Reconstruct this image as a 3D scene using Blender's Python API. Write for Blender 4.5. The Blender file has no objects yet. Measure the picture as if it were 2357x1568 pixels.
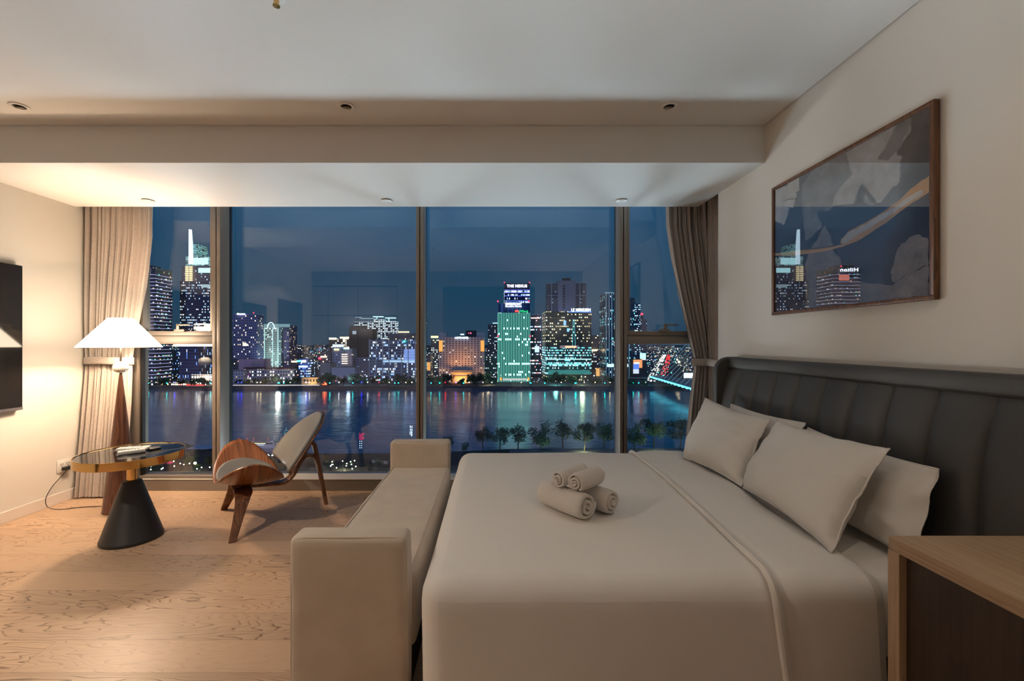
import bpy, bmesh, math, random
from mathutils import Vector, Matrix, noise
R = random.Random(7)
PI = math.pi
scene = bpy.context.scene
COL = scene.collection
# ---------------------------------------------------------------- camera frame numbers of the photograph
VX, VY, F, EYE = 1135.0, 789.0, 1000.0, 1.30
def at(px, py, d):
    """point that stands d metres in front of the camera"""
    return Vector(((px - VX) * d / F, d, EYE - (py - VY) * d / F))
# ---------------------------------------------------------------- helpers: objects
def tag(o, label=None, cat=None, group=None, kind=None):
    if label: o['label'] = label
    if cat: o['category'] = cat
    if group: o['group'] = group
    if kind: o['kind'] = kind
    return o
def thing(name, label, cat, loc=(0, 0, 0), rotz=0.0, group=None):
    o = bpy.data.objects.new(name, None); COL.objects.link(o)
    o.location = loc; o.rotation_euler = (0, 0, rotz); o.empty_display_size = 0.1
    return tag(o, label, cat, group)
def root_of(o):
    while o.parent: o = o.parent
    return o
def obj(name, bm, mat, parent=None, smooth=True, world=True, angle=40):
    if parent is not None and world:
        bmesh.ops.translate(bm, verts=bm.verts, vec=-Vector(root_of(parent).location))
    bmesh.ops.recalc_face_normals(bm, faces=bm.faces)
    me = bpy.data.meshes.new(name); bm.to_mesh(me); bm.free()
    for m in (mat if isinstance(mat, (list, tuple)) else [mat]): me.materials.append(m)
    if smooth:
        me.polygons.foreach_set('use_smooth', [True] * len(me.polygons))
        try: me.set_sharp_from_angle(angle=math.radians(angle))
        except Exception: pass
    o = bpy.data.objects.new(name, me); COL.objects.link(o)
    if parent is not None: o.parent = parent
    return o
def struct(name, bm, mat, parent=None, smooth=False, label=None):
    o = obj(name, bm, mat, parent, smooth)
    if parent is None: o['kind'] = 'structure'
    if label: o['label'] = label
    return o
def copy_tree(o, parent=None):
    c = o.copy(); COL.objects.link(c)
    if parent is not None: c.parent = parent
    for ch in list(o.children): copy_tree(ch, c)
    return c
# ---------------------------------------------------------------- helpers: shapes
def NB(): return bmesh.new()
def box(bm, lo, hi, bev=0.0, seg=2, mi=0):
    x0, y0, z0 = lo; x1, y1, z1 = hi
    vs = [bm.verts.new(p) for p in ((x0,y0,z0),(x1,y0,z0),(x1,y1,z0),(x0,y1,z0),(x0,y0,z1),(x1,y0,z1),(x1,y1,z1),(x0,y1,z1))]
    fs = [bm.faces.new([vs[i] for i in q]) for q in ((3,2,1,0),(4,5,6,7),(0,1,5,4),(1,2,6,5),(2,3,7,6),(3,0,4,7))]
    for f in fs: f.material_index = mi
    if bev > 0:
        es = list({e for f in fs for e in f.edges})
        bmesh.ops.bevel(bm, geom=es, offset=bev, segments=seg, profile=0.5, affect='EDGES', clamp_overlap=True)
    return bm
def quad(bm, a, b, c, d, mi=0):
    f = bm.faces.new([bm.verts.new(p) for p in (a, b, c, d)]); f.material_index = mi; return f
def poly(bm, pts, mi=0):
    f = bm.faces.new([bm.verts.new(p) for p in pts]); f.material_index = mi; return f
def prism(bm, pts, vec, mi=0):
    """closed outline pts pushed along vec"""
    a = [bm.verts.new(p) for p in pts]; b = [bm.verts.new(Vector(p) + Vector(vec)) for p in pts]
    n = len(pts)
    fs = [bm.faces.new(a), bm.faces.new(list(reversed(b)))]
    for i in range(n): fs.append(bm.faces.new([a[i], b[i], b[(i+1) % n], a[(i+1) % n]]))
    for f in fs: f.material_index = mi
    return bm
def lathe(bm, prof, c=(0, 0, 0), n=48, cap=True, mi=0):
    rings = []
    for r, z in prof:
        if r < 1e-6: rings.append([bm.verts.new((c[0], c[1], c[2] + z))])
        else: rings.append([bm.verts.new((c[0] + r*math.cos(2*PI*i/n), c[1] + r*math.sin(2*PI*i/n), c[2] + z)) for i in range(n)])
    for a, b in zip(rings, rings[1:]):
        for i in range(n):
            j = (i+1) % n
            if len(a) == 1 and len(b) == 1: continue
            if len(a) == 1: f = bm.faces.new([a[0], b[i], b[j]])
            elif len(b) == 1: f = bm.faces.new([a[i], a[j], b[0]])
            else: f = bm.faces.new([a[i], a[j], b[j], b[i]])
            f.material_index = mi
    if cap:
        for k in (rings[0], rings[-1]):
            if len(k) > 2: bm.faces.new(k).material_index = mi
    return bm
def tube(bm, pts, rad, n=8, cap=True, mi=0):
    pts = [Vector(p) for p in pts]; rings = []
    rr = rad if isinstance(rad, (list, tuple)) else [rad]*len(pts)
    up = Vector((0, 0, 1)); prev = None
    for i, p in enumerate(pts):
        t = (pts[min(i+1, len(pts)-1)] - pts[max(i-1, 0)]).normalized()
        a = t.cross(up) if prev is None else prev - t * prev.dot(t)
        if a.length < 1e-4: a = t.cross(Vector((1, 0, 0)))
        a.normalize(); b = t.cross(a).normalized(); prev = a
        rings.append([bm.verts.new(p + (a*math.cos(2*PI*k/n) + b*math.sin(2*PI*k/n))*rr[i]) for k in range(n)])
    for A, B in zip(rings, rings[1:]):
        for k in range(n): bm.faces.new([A[k], A[(k+1) % n], B[(k+1) % n], B[k]]).material_index = mi
    if cap: bm.faces.new(rings[0]); bm.faces.new(rings[-1])
    return bm
def spline(pts, m=8):
    """Catmull-Rom through pts"""
    P = [Vector(p) for p in pts]; out = []
    for i in range(len(P)-1):
        p0, p1, p2, p3 = P[max(i-1, 0)], P[i], P[i+1], P[min(i+2, len(P)-1)]
        for k in range(m):
            t = k/m
            out.append(0.5*((2*p1) + (p2-p0)*t + (2*p0-5*p1+4*p2-p3)*t*t + (3*p1-p0-3*p2+p3)*t**3))
    out.append(P[-1]); return out
def ribbon(bm, pts, wid, thk, side, mi=0):
    """flat bent bar: centre line pts, width wid (per point) along side, thickness thk across"""
    side = Vector(side).normalized(); n = len(pts); rings = []
    W = wid if isinstance(wid, (list, tuple)) else [wid]*n
    T = thk if isinstance(thk, (list, tuple)) else [thk]*n
    for i, p in enumerate(pts):
        t = (Vector(pts[min(i+1, n-1)]) - Vector(pts[max(i-1, 0)])).normalized()
        nn = t.cross(side).normalized(); p = Vector(p)
        w, h = W[i]/2, T[i]/2; c = min(w, h)*0.35
        sec = ((-w+c, -h), (w-c, -h), (w, -h+c), (w, h-c), (w-c, h), (-w+c, h), (-w, h-c), (-w, -h+c))
        rings.append([bm.verts.new(p + side*a + nn*b) for a, b in sec])
    for A, B in zip(rings, rings[1:]):
        for k in range(8): bm.faces.new([A[k], A[(k+1) % 8], B[(k+1) % 8], B[k]]).material_index = mi
    bm.faces.new(rings[0]); bm.faces.new(rings[-1]); return bm
def grid(bm, fn, nu, nv, closed_u=False, mi=0):
    V = [[bm.verts.new(fn(i/nu, j/nv)) for j in range(nv+1)] for i in range(nu + (0 if closed_u else 1))]
    for i in range(nu):
        for j in range(nv):
            k = (i+1) % len(V) if closed_u else i+1
            bm.faces.new([V[i][j], V[k][j], V[k][j+1], V[i][j+1]]).material_index = mi
    return V
def rbox(bm, lo, hi, r, step, wob=None, mi=0):
    """rounded box with an even skin of quads; wob(p) may move every point"""
    lo, hi = Vector(lo), Vector(hi); vmap = {}
    n = [max(2, int(round((hi[i]-lo[i])/step))) for i in range(3)]
    def ticks(i):
        ts = [lo[i] + (hi[i]-lo[i])*k/n[i] for k in range(n[i]+1)]
        ex = [lo[i] + r*q for q in (0.25, 0.5, 0.75)] + [hi[i] - r*q for q in (0.25, 0.5, 0.75)]
        ts = sorted(ts + ex); out = [ts[0]]
        for t in ts[1:]:
            if t - out[-1] > 1e-4: out.append(t)
        return out
    T = [ticks(i) for i in range(3)]
    def V(p):
        k = tuple(round(c, 5) for c in p)
        if k not in vmap:
            p = Vector(p); q = Vector([min(max(p[i], lo[i]+r), hi[i]-r) for i in range(3)])
            d = p - q
            if d.length > 1e-9: p = q + d.normalized()*r
            if wob: p = wob(p)
            vmap[k] = bm.verts.new(p)
        return vmap[k]
    for ax in range(3):
        a, b = (ax+1) % 3, (ax+2) % 3
        for val, flip in ((lo[ax], True), (hi[ax], False)):
            for i in range(len(T[a])-1):
                for j in range(len(T[b])-1):
                    c = []
                    for (u, v) in ((T[a][i], T[b][j]), (T[a][i+1], T[b][j]), (T[a][i+1], T[b][j+1]), (T[a][i], T[b][j+1])):
                        p = [0, 0, 0]; p[ax] = val; p[a] = u; p[b] = v; c.append(V(p))
                    if flip: c.reverse()
                    if len(set(c)) == 4:
                        try: bm.faces.new(c).material_index = mi
                        except ValueError: pass
    return bm
def disc(bm, c, r, n=32, mi=0):
    return poly(bm, [(c[0]+r*math.cos(2*PI*i/n), c[1]+r*math.sin(2*PI*i/n), c[2]) for i in range(n)], mi)
def ball(bm, c, r, u=16, v=10, sz=1.0, mi=0):
    m = Matrix.Translation(c) @ Matrix.Diagonal((r, r, r*sz, 1))
    res = bmesh.ops.create_uvsphere(bm, u_segments=u, v_segments=v, radius=1.0, matrix=m)
    if mi:
        for x in res['verts']:
            for f in x.link_faces: f.material_index = mi
    return bm
def solid(o, t, off=0.0):
    m = o.modifiers.new('thickness', 'SOLIDIFY'); m.thickness = t; m.offset = off; return o
# ---------------------------------------------------------------- helpers: materials
def new_mat(name):
    m = bpy.data.materials.new(name); m.use_nodes = True
    return m, m.node_tree.nodes, m.node_tree.links, m.node_tree.nodes['Principled BSDF']
def setp(b, col=None, rough=None, metal=None, spec=None, sheen=None, emit=None, es=None):
    if col is not None: b.inputs['Base Color'].default_value = (*col, 1)
    if rough is not None: b.inputs['Roughness'].default_value = rough
    if metal is not None: b.inputs['Metallic'].default_value = metal
    if spec is not None: b.inputs['Specular IOR Level'].default_value = spec
    if sheen is not None: b.inputs['Sheen Weight'].default_value = sheen
    if emit is not None: b.inputs['Emission Color'].default_value = (*emit, 1); b.inputs['Emission Strength'].default_value = es
def N(ns, t, **kw):
    n = ns.new(t)
    for k, v in kw.items(): setattr(n, k, v)
    return n
def mth(ns, ls, op, a, b=None, c=None):
    n = ns.new('ShaderNodeMath'); n.operation = op
    for i, x in enumerate((a, b, c)):
        if x is None: continue
        if isinstance(x, (int, float)): n.inputs[i].default_value = x
        else: ls.new(x, n.inputs[i])
    return n.outputs[0]
def ramp(ns, ls, fac, stops, interp='LINEAR'):
    n = ns.new('ShaderNodeValToRGB'); e = n.color_ramp.elements; n.color_ramp.interpolation = interp
    e[0].position, e[0].color = stops[0][0], (*stops[0][1], 1)
    e[1].position, e[1].color = stops[-1][0], (*stops[-1][1], 1)
    for p, c in stops[1:-1]:
        x = e.new(p); x.color = (*c, 1)
    ls.new(fac, n.inputs[0]); return n.outputs[0]
def plain(name, col, rough=0.6, metal=0.0, bump=0.0, scale=40.0, var=0.0, spec=None, sheen=None, stretch=(1, 1, 1), detail=3):
    """one colour with a little procedural variation and surface grain"""
    m, ns, ls, b = new_mat(name); setp(b, col, rough, metal, spec, sheen)
    if bump or var:
        tc = N(ns, 'ShaderNodeTexCoord'); mp = N(ns, 'ShaderNodeMapping'); mp.inputs['Scale'].default_value = stretch
        ls.new(tc.outputs['Object'], mp.inputs[0])
        nz = N(ns, 'ShaderNodeTexNoise'); nz.inputs['Scale'].default_value = scale; nz.inputs['Detail'].default_value = detail
        ls.new(mp.outputs[0], nz.inputs['Vector'])
        if bump:
            bp = N(ns, 'ShaderNodeBump'); bp.inputs['Strength'].default_value = bump; bp.inputs['Distance'].default_value = 0.01
            ls.new(nz.outputs[0], bp.inputs['Height']); ls.new(bp.outputs[0], b.inputs['Normal'])
        if var:
            lo = tuple(c*(1-var) for c in col); hi = tuple(min(1, c*(1+var)) for c in col)
            ls.new(ramp(ns, ls, nz.outputs[0], [(0.3, lo), (0.7, hi)]), b.inputs['Base Color'])
    return m
def wood(name, dark, light, axis='x', scale=1.0, rough=0.35, rings=9.0, spec=0.5, fine=0.5):
    """grain as contour lines of a stretched noise, running along the given axis"""
    m, ns, ls, b = new_mat(name); setp(b, light, rough, spec=spec)
    tc = N(ns, 'ShaderNodeTexCoord'); mp = N(ns, 'ShaderNodeMapping')
    s = {'x': (0.5, 4, 4), 'y': (4, 0.5, 4), 'z': (4, 4, 0.5), 'yz': (5, 0.35, 0.35)}[axis]; mp.inputs['Scale'].default_value = [c*scale for c in s]
    ls.new(tc.outputs['Object'], mp.inputs[0])
    nz = N(ns, 'ShaderNodeTexNoise'); nz.inputs['Scale'].default_value = 1.6; nz.inputs['Detail'].default_value = 2.5; nz.inputs['Distortion'].default_value = 0.3
    ls.new(mp.outputs[0], nz.inputs['Vector'])
    fr = mth(ns, ls, 'FRACT', mth(ns, ls, 'MULTIPLY', nz.outputs[0], rings))
    mp2 = N(ns, 'ShaderNodeMapping'); s2 = {'x': (3, 130, 130), 'y': (130, 3, 130), 'z': (130, 130, 3), 'yz': (130, 3, 3)}[axis]; mp2.inputs['Scale'].default_value = s2
    ls.new(tc.outputs['Object'], mp2.inputs[0])
    n2 = N(ns, 'ShaderNodeTexNoise'); n2.inputs['Scale'].default_value = 1.0; n2.inputs['Detail'].default_value = 3
    ls.new(mp2.outputs[0], n2.inputs['Vector'])
    v = mth(ns, ls, 'ADD', mth(ns, ls, 'MULTIPLY', fr, 1-fine), mth(ns, ls, 'MULTIPLY', n2.outputs[0], fine))
    ls.new(ramp(ns, ls, v, [(0.2, dark), (0.75, light)]), b.inputs['Base Color'])
    bp = N(ns, 'ShaderNodeBump'); bp.inputs['Strength'].default_value = 0.08; bp.inputs['Distance'].default_value = 0.002
    ls.new(n2.outputs[0], bp.inputs['Height']); ls.new(bp.outputs[0], b.inputs['Normal'])
    return m
def glow(name, col, s):
    m, ns, ls, b = new_mat(name); setp(b, (0.02, 0.02, 0.02), 0.5, emit=col, es=s); return m
def pane_mat(name, refl=0.09, tint=(0.9, 0.95, 1.0)):
    m, ns, ls, b = new_mat(name); ns.remove(b); out = ns['Material Output']
    tr = N(ns, 'ShaderNodeBsdfTransparent'); tr.inputs[0].default_value = (*tint, 1)
    gl = N(ns, 'ShaderNodeBsdfGlossy'); gl.inputs['Roughness'].default_value = 0.0; gl.inputs[0].default_value = (0.95, 0.97, 1, 1)
    lw = N(ns, 'ShaderNodeLayerWeight'); lw.inputs[0].default_value = 0.25
    f = mth(ns, ls, 'ADD', mth(ns, ls, 'MULTIPLY', lw.outputs['Fresnel'], 0.5), refl); f = mth(ns, ls, 'MINIMUM', f, 1.0)
    mx = N(ns, 'ShaderNodeMixShader'); ls.new(f, mx.inputs[0]); ls.new(tr.outputs[0], mx.inputs[1]); ls.new(gl.outputs[0], mx.inputs[2])
    ls.new(mx.outputs[0], out.inputs[0]); return m
# ================================================================ room materials
M = {}
M['wall'] = plain('wall_paint', (0.72, 0.675, 0.615), 0.85, bump=0.03, scale=180)
M['ceil'] = plain('ceiling_paint', (0.74, 0.715, 0.68), 0.9, bump=0.02, scale=160)
M['gap'] = plain('dark_joint', (0.03, 0.025, 0.02), 0.9)
M['base'] = plain('skirting_paint', (0.78, 0.70, 0.64), 0.45)
M['metal'] = plain('bronze_window_metal', (0.26, 0.215, 0.18), 0.42, metal=0.3, bump=0.02, scale=300)
M['sill'] = plain('taupe_sill', (0.21, 0.17, 0.14), 0.5, bump=0.02, scale=200)
M['black'] = plain('black_gasket', (0.006, 0.006, 0.007), 0.5)
M['white_plastic'] = plain('white_plastic', (0.75, 0.72, 0.68), 0.35)
M['glass'] = pane_mat('window_glass', 0.064, (0.93, 0.97, 1.0))
M['picglass'] = pane_mat('picture_glass', 0.028, (0.97, 0.97, 0.97))
M['brass'] = plain('polished_brass', (0.80, 0.50, 0.19), 0.1, metal=1.0)
M['linen'] = plain('white_linen', (0.82, 0.775, 0.72), 0.8, bump=0.05, scale=500, sheen=0.15)
def floor_mat():
    m, ns, ls, b = new_mat('oak_plank_floor'); setp(b, rough=0.4, spec=0.45)
    tc = N(ns, 'ShaderNodeTexCoord')
    br = N(ns, 'ShaderNodeTexBrick'); br.offset = 0.37; br.inputs['Scale'].default_value = 1.0
    br.inputs['Brick Width'].default_value = 1.9; br.inputs['Row Height'].default_value = 0.19; br.inputs['Mortar Size'].default_value = 0.0009
    br.inputs['Mortar Smooth'].default_value = 0.2
    br.inputs['Color1'].default_value = (0, 0, 0, 1); br.inputs['Color2'].default_value = (1, 1, 1, 1); br.inputs['Mortar'].default_value = (0.5, 0.5, 0.5, 1)
    ls.new(tc.outputs['Object'], br.inputs['Vector'])
    rnd = br.outputs['Color']
    sh = N(ns, 'ShaderNodeVectorMath', operation='MULTIPLY'); sh.inputs[1].default_value = (37, 53, 19); ls.new(rnd, sh.inputs[0])
    def co(sc):
        mp = N(ns, 'ShaderNodeMapping'); mp.inputs['Scale'].default_value = sc; ls.new(tc.outputs['Object'], mp.inputs[0])
        a = N(ns, 'ShaderNodeVectorMath', operation='ADD'); ls.new(mp.outputs[0], a.inputs[0]); ls.new(sh.outputs[0], a.inputs[1]); return a.outputs[0]
    nz = N(ns, 'ShaderNodeTexNoise'); nz.inputs['Scale'].default_value = 1.0; nz.inputs['Detail'].default_value = 3.2; nz.inputs['Roughness'].default_value = 0.5
    nz.inputs['Distortion'].default_value = 0.25
    ls.new(co((0.85, 5.5, 1)), nz.inputs['Vector'])
    fr = mth(ns, ls, 'FRACT', mth(ns, ls, 'MULTIPLY', nz.outputs[0], 30.0))
    line = ramp(ns, ls, fr, [(0.0, (0.0,)*3), (0.05, (0.05,)*3), (0.17, (0.8,)*3), (0.93, (1,)*3), (1.0, (0.2,)*3)])
    fb = N(ns, 'ShaderNodeTexNoise'); fb.inputs['Scale'].default_value = 1.0; fb.inputs['Detail'].default_value = 4; ls.new(co((9, 170, 1)), fb.inputs['Vector'])
    big = N(ns, 'ShaderNodeTexNoise'); big.inputs['Scale'].default_value = 1.0; big.inputs['Detail'].default_value = 1; ls.new(co((0.5, 2.2, 1)), big.inputs['Vector'])
    amt = ramp(ns, ls, big.outputs[0], [(0.38, (0.15,)*3), (0.60, (1.0,)*3)])
    lm = mth(ns, ls, 'SUBTRACT', 1.0, mth(ns, ls, 'MULTIPLY', mth(ns, ls, 'SUBTRACT', 1.0, line), amt))
    v = mth(ns, ls, 'ADD', mth(ns, ls, 'MULTIPLY', lm, 0.7), mth(ns, ls, 'MULTIPLY', fb.outputs[0], 0.50))
    c = ramp(ns, ls, v, [(0.25, (0.17, 0.095, 0.05)), (0.6, (0.40, 0.255, 0.158)), (0.95, (0.56, 0.375, 0.245))])
    hs = N(ns, 'ShaderNodeHueSaturation'); ls.new(c, hs.inputs['Color'])
    ls.new(mth(ns, ls, 'ADD', mth(ns, ls, 'MULTIPLY', rnd, 0.22), 0.9), hs.inputs['Value'])
    mx = N(ns, 'ShaderNodeMix', data_type='RGBA'); ls.new(br.outputs['Fac'], mx.inputs[0]); ls.new(hs.outputs[0], mx.inputs[6]); mx.inputs[7].default_value = (0.21, 0.13, 0.08, 1)
    ls.new(mx.outputs[2], b.inputs['Base Color'])
    ls.new(mth(ns, ls, 'ADD', mth(ns, ls, 'MULTIPLY', fb.outputs[0], 0.2), 0.3), b.inputs['Roughness'])
    bp = N(ns, 'ShaderNodeBump'); bp.inputs['Strength'].default_value = 0.25; bp.inputs['Distance'].default_value = 0.001
    ls.new(v, bp.inputs['Height']); ls.new(bp.outputs[0], b.inputs['Normal'])
    return m
M['floor'] = floor_mat()
# ================================================================ room shell
XL, XR, YB, YW = -3.52, 1.73, -0.45, 3.81
CZ, SZ, BY, SY, PZ, YO = 2.684, 2.446, 2.767, 3.66, 2.62, 4.06
struct('floor', box(NB(), (XL-.18, -2.6, -0.12), (XR+.22, YO, 0)), M['floor'])
bm = NB(); box(bm, (XL, YB, CZ), (XR-.007, BY-.006, CZ+.014)); struct('ceiling', bm, M['ceil'])
struct('ceiling_slab', box(NB(), (XL-.18, -2.6, CZ+.03), (XR+.22, YO, CZ+.2)), M['gap'])
bm = NB(); box(bm, (XL, BY, SZ), (XR, SY, CZ+.029)); struct('ceiling_soffit', bm, M['ceil'])
bm = NB(); box(bm, (XL-.18, SY, PZ), (XR+.22, YO, CZ+.029)); box(bm, (XR, 3.34, PZ), (XR+.22, SY, CZ+.029)); struct('ceiling_curtain_recess', bm, M['ceil'])
struct('wall_left', box(NB(), (XL-.18, -2.6, 0), (XL, YO, CZ+.03)), M['wall'])
bm = NB(); box(bm, (XR, -2.6, 0), (XR+.22, 3.34, CZ+.03)); box(bm, (1.92, 3.34, 0), (XR+.22, YO, CZ+.03)); struct('wall_right', bm, M['wall'])
bm = NB()
box(bm, (XL, YB-.12, 0), (-0.98, YB, CZ)); box(bm, (0.81, YB-.12, 0), (XR, YB, CZ)); box(bm, (-0.98, YB-.12, 2.39), (0.81, YB, CZ))
struct('wall_back', bm, plain('grey_stone_panel', (0.36, 0.34, 0.32), 0.6, var=0.15, scale=3))
bm = NB(); box(bm, (-1.1, -2.6, 0), (-0.98, YB-.12, 2.6)); box(bm, (0.81, -2.6, 0), (0.93, YB-.12, 2.6)); box(bm, (-1.1, -2.72, 0), (0.93, -2.6, 2.6)); box(bm, (-1.1, -2.6, 2.5), (0.93, YB-.12, 2.6))
struct('wall_corridor', bm, plain('corridor_paint', (0.30, 0.27, 0.24), 0.8))
struct('baseboard_left', box(NB(), (XL, YB, 0), (XL+.014, 3.78, 0.085), 0.003), M['base'])
struct('baseboard_right', box(NB(), (XR-.014, YB, 0), (XR, 1.20, 0.085), 0.003), M['base'])
bm = NB(); box(bm, (XL, 0.02, 0), (XL+.03, 0.88, 2.02), 0.004); dr = struct('door_1', bm, plain('dark_veneer', (0.05, 0.04, 0.034), 0.4))
bm = NB()
for x in (-3.2, -2.62, -1.86): box(bm, (x-.004, YB, 0.1), (x+.004, YB+.004, 2.39))
box(bm, (XL, YB, 1.82), (-1.86, YB+.004, 1.834)); box(bm, (XL, YB, 2.385), (-1.86, YB+.004, 2.40)); struct('trim_1', bm, M['gap'])
# ================================================================ window wall
bm = NB(); box(bm, (XL, YW, 0), (1.92, YO, 0.098), 0.001); struct('trim_2', bm, M['sill'])
struct('trim_4', box(NB(), (XL, YW-.003, 0.098), (1.92, 3.98, 0.104), 0.001), plain('sill_board', (0.62, 0.56, 0.51), 0.45))
bm = NB(); box(bm, (XL, 3.95, PZ-.045), (1.92, YO, PZ)); struct('trim_3', bm, M['metal'])
def mullion(win, x0, x1):
    bm = NB(); g = (x0+x1)/2
    box(bm, (x0, YW, 0.104), (g-.004, 3.945, PZ), 0.0015); box(bm, (g+.004, YW, 0.104), (x1, 3.945, PZ), 0.0015)
    o = obj('mullion', bm, M['metal'], win)
    bm = NB(); box(bm, (g-.005, YW+.014, 0.104), (g+.005, 3.94, PZ)); box(bm, (x0+.001, 3.945, 0.104), (x1-.001, 4.0, PZ)); obj('gasket', bm, M['black'], o)
def wroot(n):
    o = bpy.data.objects.new('window_%d' % n, None); COL.objects.link(o); o['kind'] = 'structure'; return o
W = {n: wroot(n) for n in (1, 2, 3, 4)}
mullion(W[2], -2.4635, -2.395); mullion(W[3], -0.676, -0.611); mullion(W[4], 1.1125, 1.177)
for n, x0, x1 in ((2, -2.395, -0.676), (3, -0.611, 1.1125)):
    obj('pane', box(NB(), (x0, 3.982, 0.104), (x1, 4.0, PZ)), M['glass'], W[n], smooth=False)
def side_window(win, x0, x1, outer, hx, flip):
    fy = YW + 0.012
    bm = NB()                                                       # fixed rail between the lower light and the opening sash
    box(bm, (x0, fy, 1.288), (x1, 3.93, 1.358), 0.002); obj('transom', bm, M['metal'], win)
    bm = NB()
    box(bm, (x0, fy, 0.104), (x1, 3.93, 0.128), 0.002)
    if outer: box(bm, (x0, fy-.006, 0.104), (-3.115, 3.93, PZ), 0.002)
    else: box(bm, (1.86, fy-.006, 0.104), (x1, 3.93, PZ), 0.002)
    obj('frame', bm, M['metal'], win)
    a = -3.10 if outer else x0 + .001; b = x1 - .001 if outer else 1.855
    bm = NB()
    box(bm, (a, fy-.004, 1.362), (b, 3.90, 1.402), 0.002); box(bm, (a, fy-.004, 1.402), (a+.022, 3.90, PZ), 0.002); box(bm, (b-.022, fy-.004, 1.402), (b, 3.90, PZ), 0.002)
    sash = obj('sash', bm, M['metal'], win)
    obj('seal', box(NB(), (a, fy+.01, 1.357), (b, 3.90, 1.363)), M['black'], sash)
    obj('pane', box(NB(), (a+.02, 3.866, 1.40), (b-.02, 3.882, PZ)), M['glass'], win, smooth=False)
    obj('pane', box(NB(), (-3.115 if outer else x0, 3.866, 0.126), (x1 if outer else 1.86, 3.882, 1.29)), M['glass'], win, smooth=False)
    if outer: obj('gasket', box(NB(), (-3.118, 3.835, 0.12), (-3.093, 3.866, 1.29)), M['black'], win)
    z = 1.402; bm = NB()
    box(bm, (hx-.045, fy-.034, z-.006), (hx+.045, fy-.004, z+.017), 0.004)
    box(bm, (hx-.014, fy-.05, z+.012), (hx+.012, fy-.03, z+.062), 0.004); box(bm, (hx-.012, fy-.05, z+.046), (hx+.108, fy-.034, z+.060), 0.004)
    obj('handle', bm, M['metal'], sash)
side_window(W[1], XL, -2.4645, True, -2.74, False)
side_window(W[4], 1.178, 1.92, False, 1.50, True)
# ================================================================ ceiling fittings
def downlight(x, label):
    t = thing('recessed_downlight', label, 'ceiling light', (x, 2.54, CZ), 0, 'recessed spotlights in the ceiling')
    obj('trim_ring', lathe(NB(), [(0.029, 0.0), (0.046, 0.0), (0.048, -0.003), (0.045, -0.006), (0.031, -0.006), (0.029, 0.0)], (x, 2.54, CZ), 32, cap=False), M['white_plastic'], t)
    bm = lathe(NB(), [(0.030, -0.0015), (0.026, -0.001), (0.0, -0.001)], (x, 2.54, CZ), 28, cap=False)
    obj('recess', bm, M['black'], t)
    bm = NB(); m = Matrix.Translation((x-.004, 2.546, CZ-.003)) @ Matrix.Rotation(0.35, 4, 'X')
    lathe(bm, [(0.0, 0.0), (0.020, 0.0), (0.022, -0.004), (0.017, -0.007), (0.0, -0.006)], (0, 0, 0), 24, cap=False); bm.transform(m)
    obj('lens', bm, plain('lamp_lens', (0.25, 0.2, 0.14), 0.25), t)
downlight(-2.77, 'round white recessed spotlight in the warm-lit ceiling above the floor lamp side')
downlight(-0.858, 'round white recessed spotlight in the middle of the ceiling by the beam')
downlight(1.03, 'round white recessed spotlight in the ceiling near the picture wall')
def cap(x, label):
    t = thing('ceiling_sprinkler_cover', label, 'sprinkler', (x, 3.494, SZ), 0, 'sprinkler covers in the lowered ceiling'); t['kind'] = 'thing'
    obj('cover_plate', lathe(NB(), [(0.0, -0.010), (0.043, -0.010), (0.0455, -0.008), (0.0455, -0.005), (0.0, -0.005)], (x, 3.494, SZ), 32, cap=False), M['white_plastic'], t)
    obj('neck', lathe(NB(), [(0.036, -0.0055), (0.036, 0.0)], (x, 3.494, SZ), 24), M['black'], t)
cap(-2.775, 'round white sprinkler cover in the bright lamp glow on the lowered ceiling')
cap(-0.856, 'round white sprinkler cover on the lowered ceiling over the middle windows')
cap(1.03, 'round white sprinkler cover on the lowered ceiling near the dark curtain')
t = thing('ceiling_sprinkler', 'brass fire sprinkler head at the top edge of the main ceiling', 'sprinkler', (-0.868, 1.74, CZ)); t['kind'] = 'thing'
obj('escutcheon', lathe(NB(), [(0.0, 0), (0.032, 0), (0.034, -0.003), (0.026, -0.007), (0.012, -0.009), (0.0, -0.009)], (-0.868, 1.74, CZ), 28, cap=False), M['white_plastic'], t)
obj('head', lathe(NB(), [(0.011, -0.008), (0.009, -0.03), (0.014, -0.032), (0.014, -0.036), (0.0, -0.036)], (-0.868, 1.74, CZ), 20, cap=False), M['brass'], t)
# ================================================================ television on the wall beside the floor lamp
t = thing('wall_mounted_tv', 'large flat black television on the pale wall beside the floor lamp', 'television', (XL, 2.2, 1.34))
M['tvblack'] = plain('tv_case', (0.012, 0.012, 0.013), 0.35)
obj('casing', box(NB(), (XL+.004, 1.31, 0.812), (XL+.045, 3.21, 1.868), 0.004), M['tvblack'], t)
obj('screen', box(NB(), (XL+.044, 1.318, 0.83), (XL+.0475, 3.203, 1.862)), plain('tv_screen', (0.016, 0.014, 0.013), 0.07, spec=0.7), t)
obj('bottom_trim', box(NB(), (XL+.012, 1.312, 0.806), (XL+.05, 3.208, 0.826), 0.003), plain('tv_trim', (0.22, 0.21, 0.23), 0.35, metal=0.7), t, True)
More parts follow.
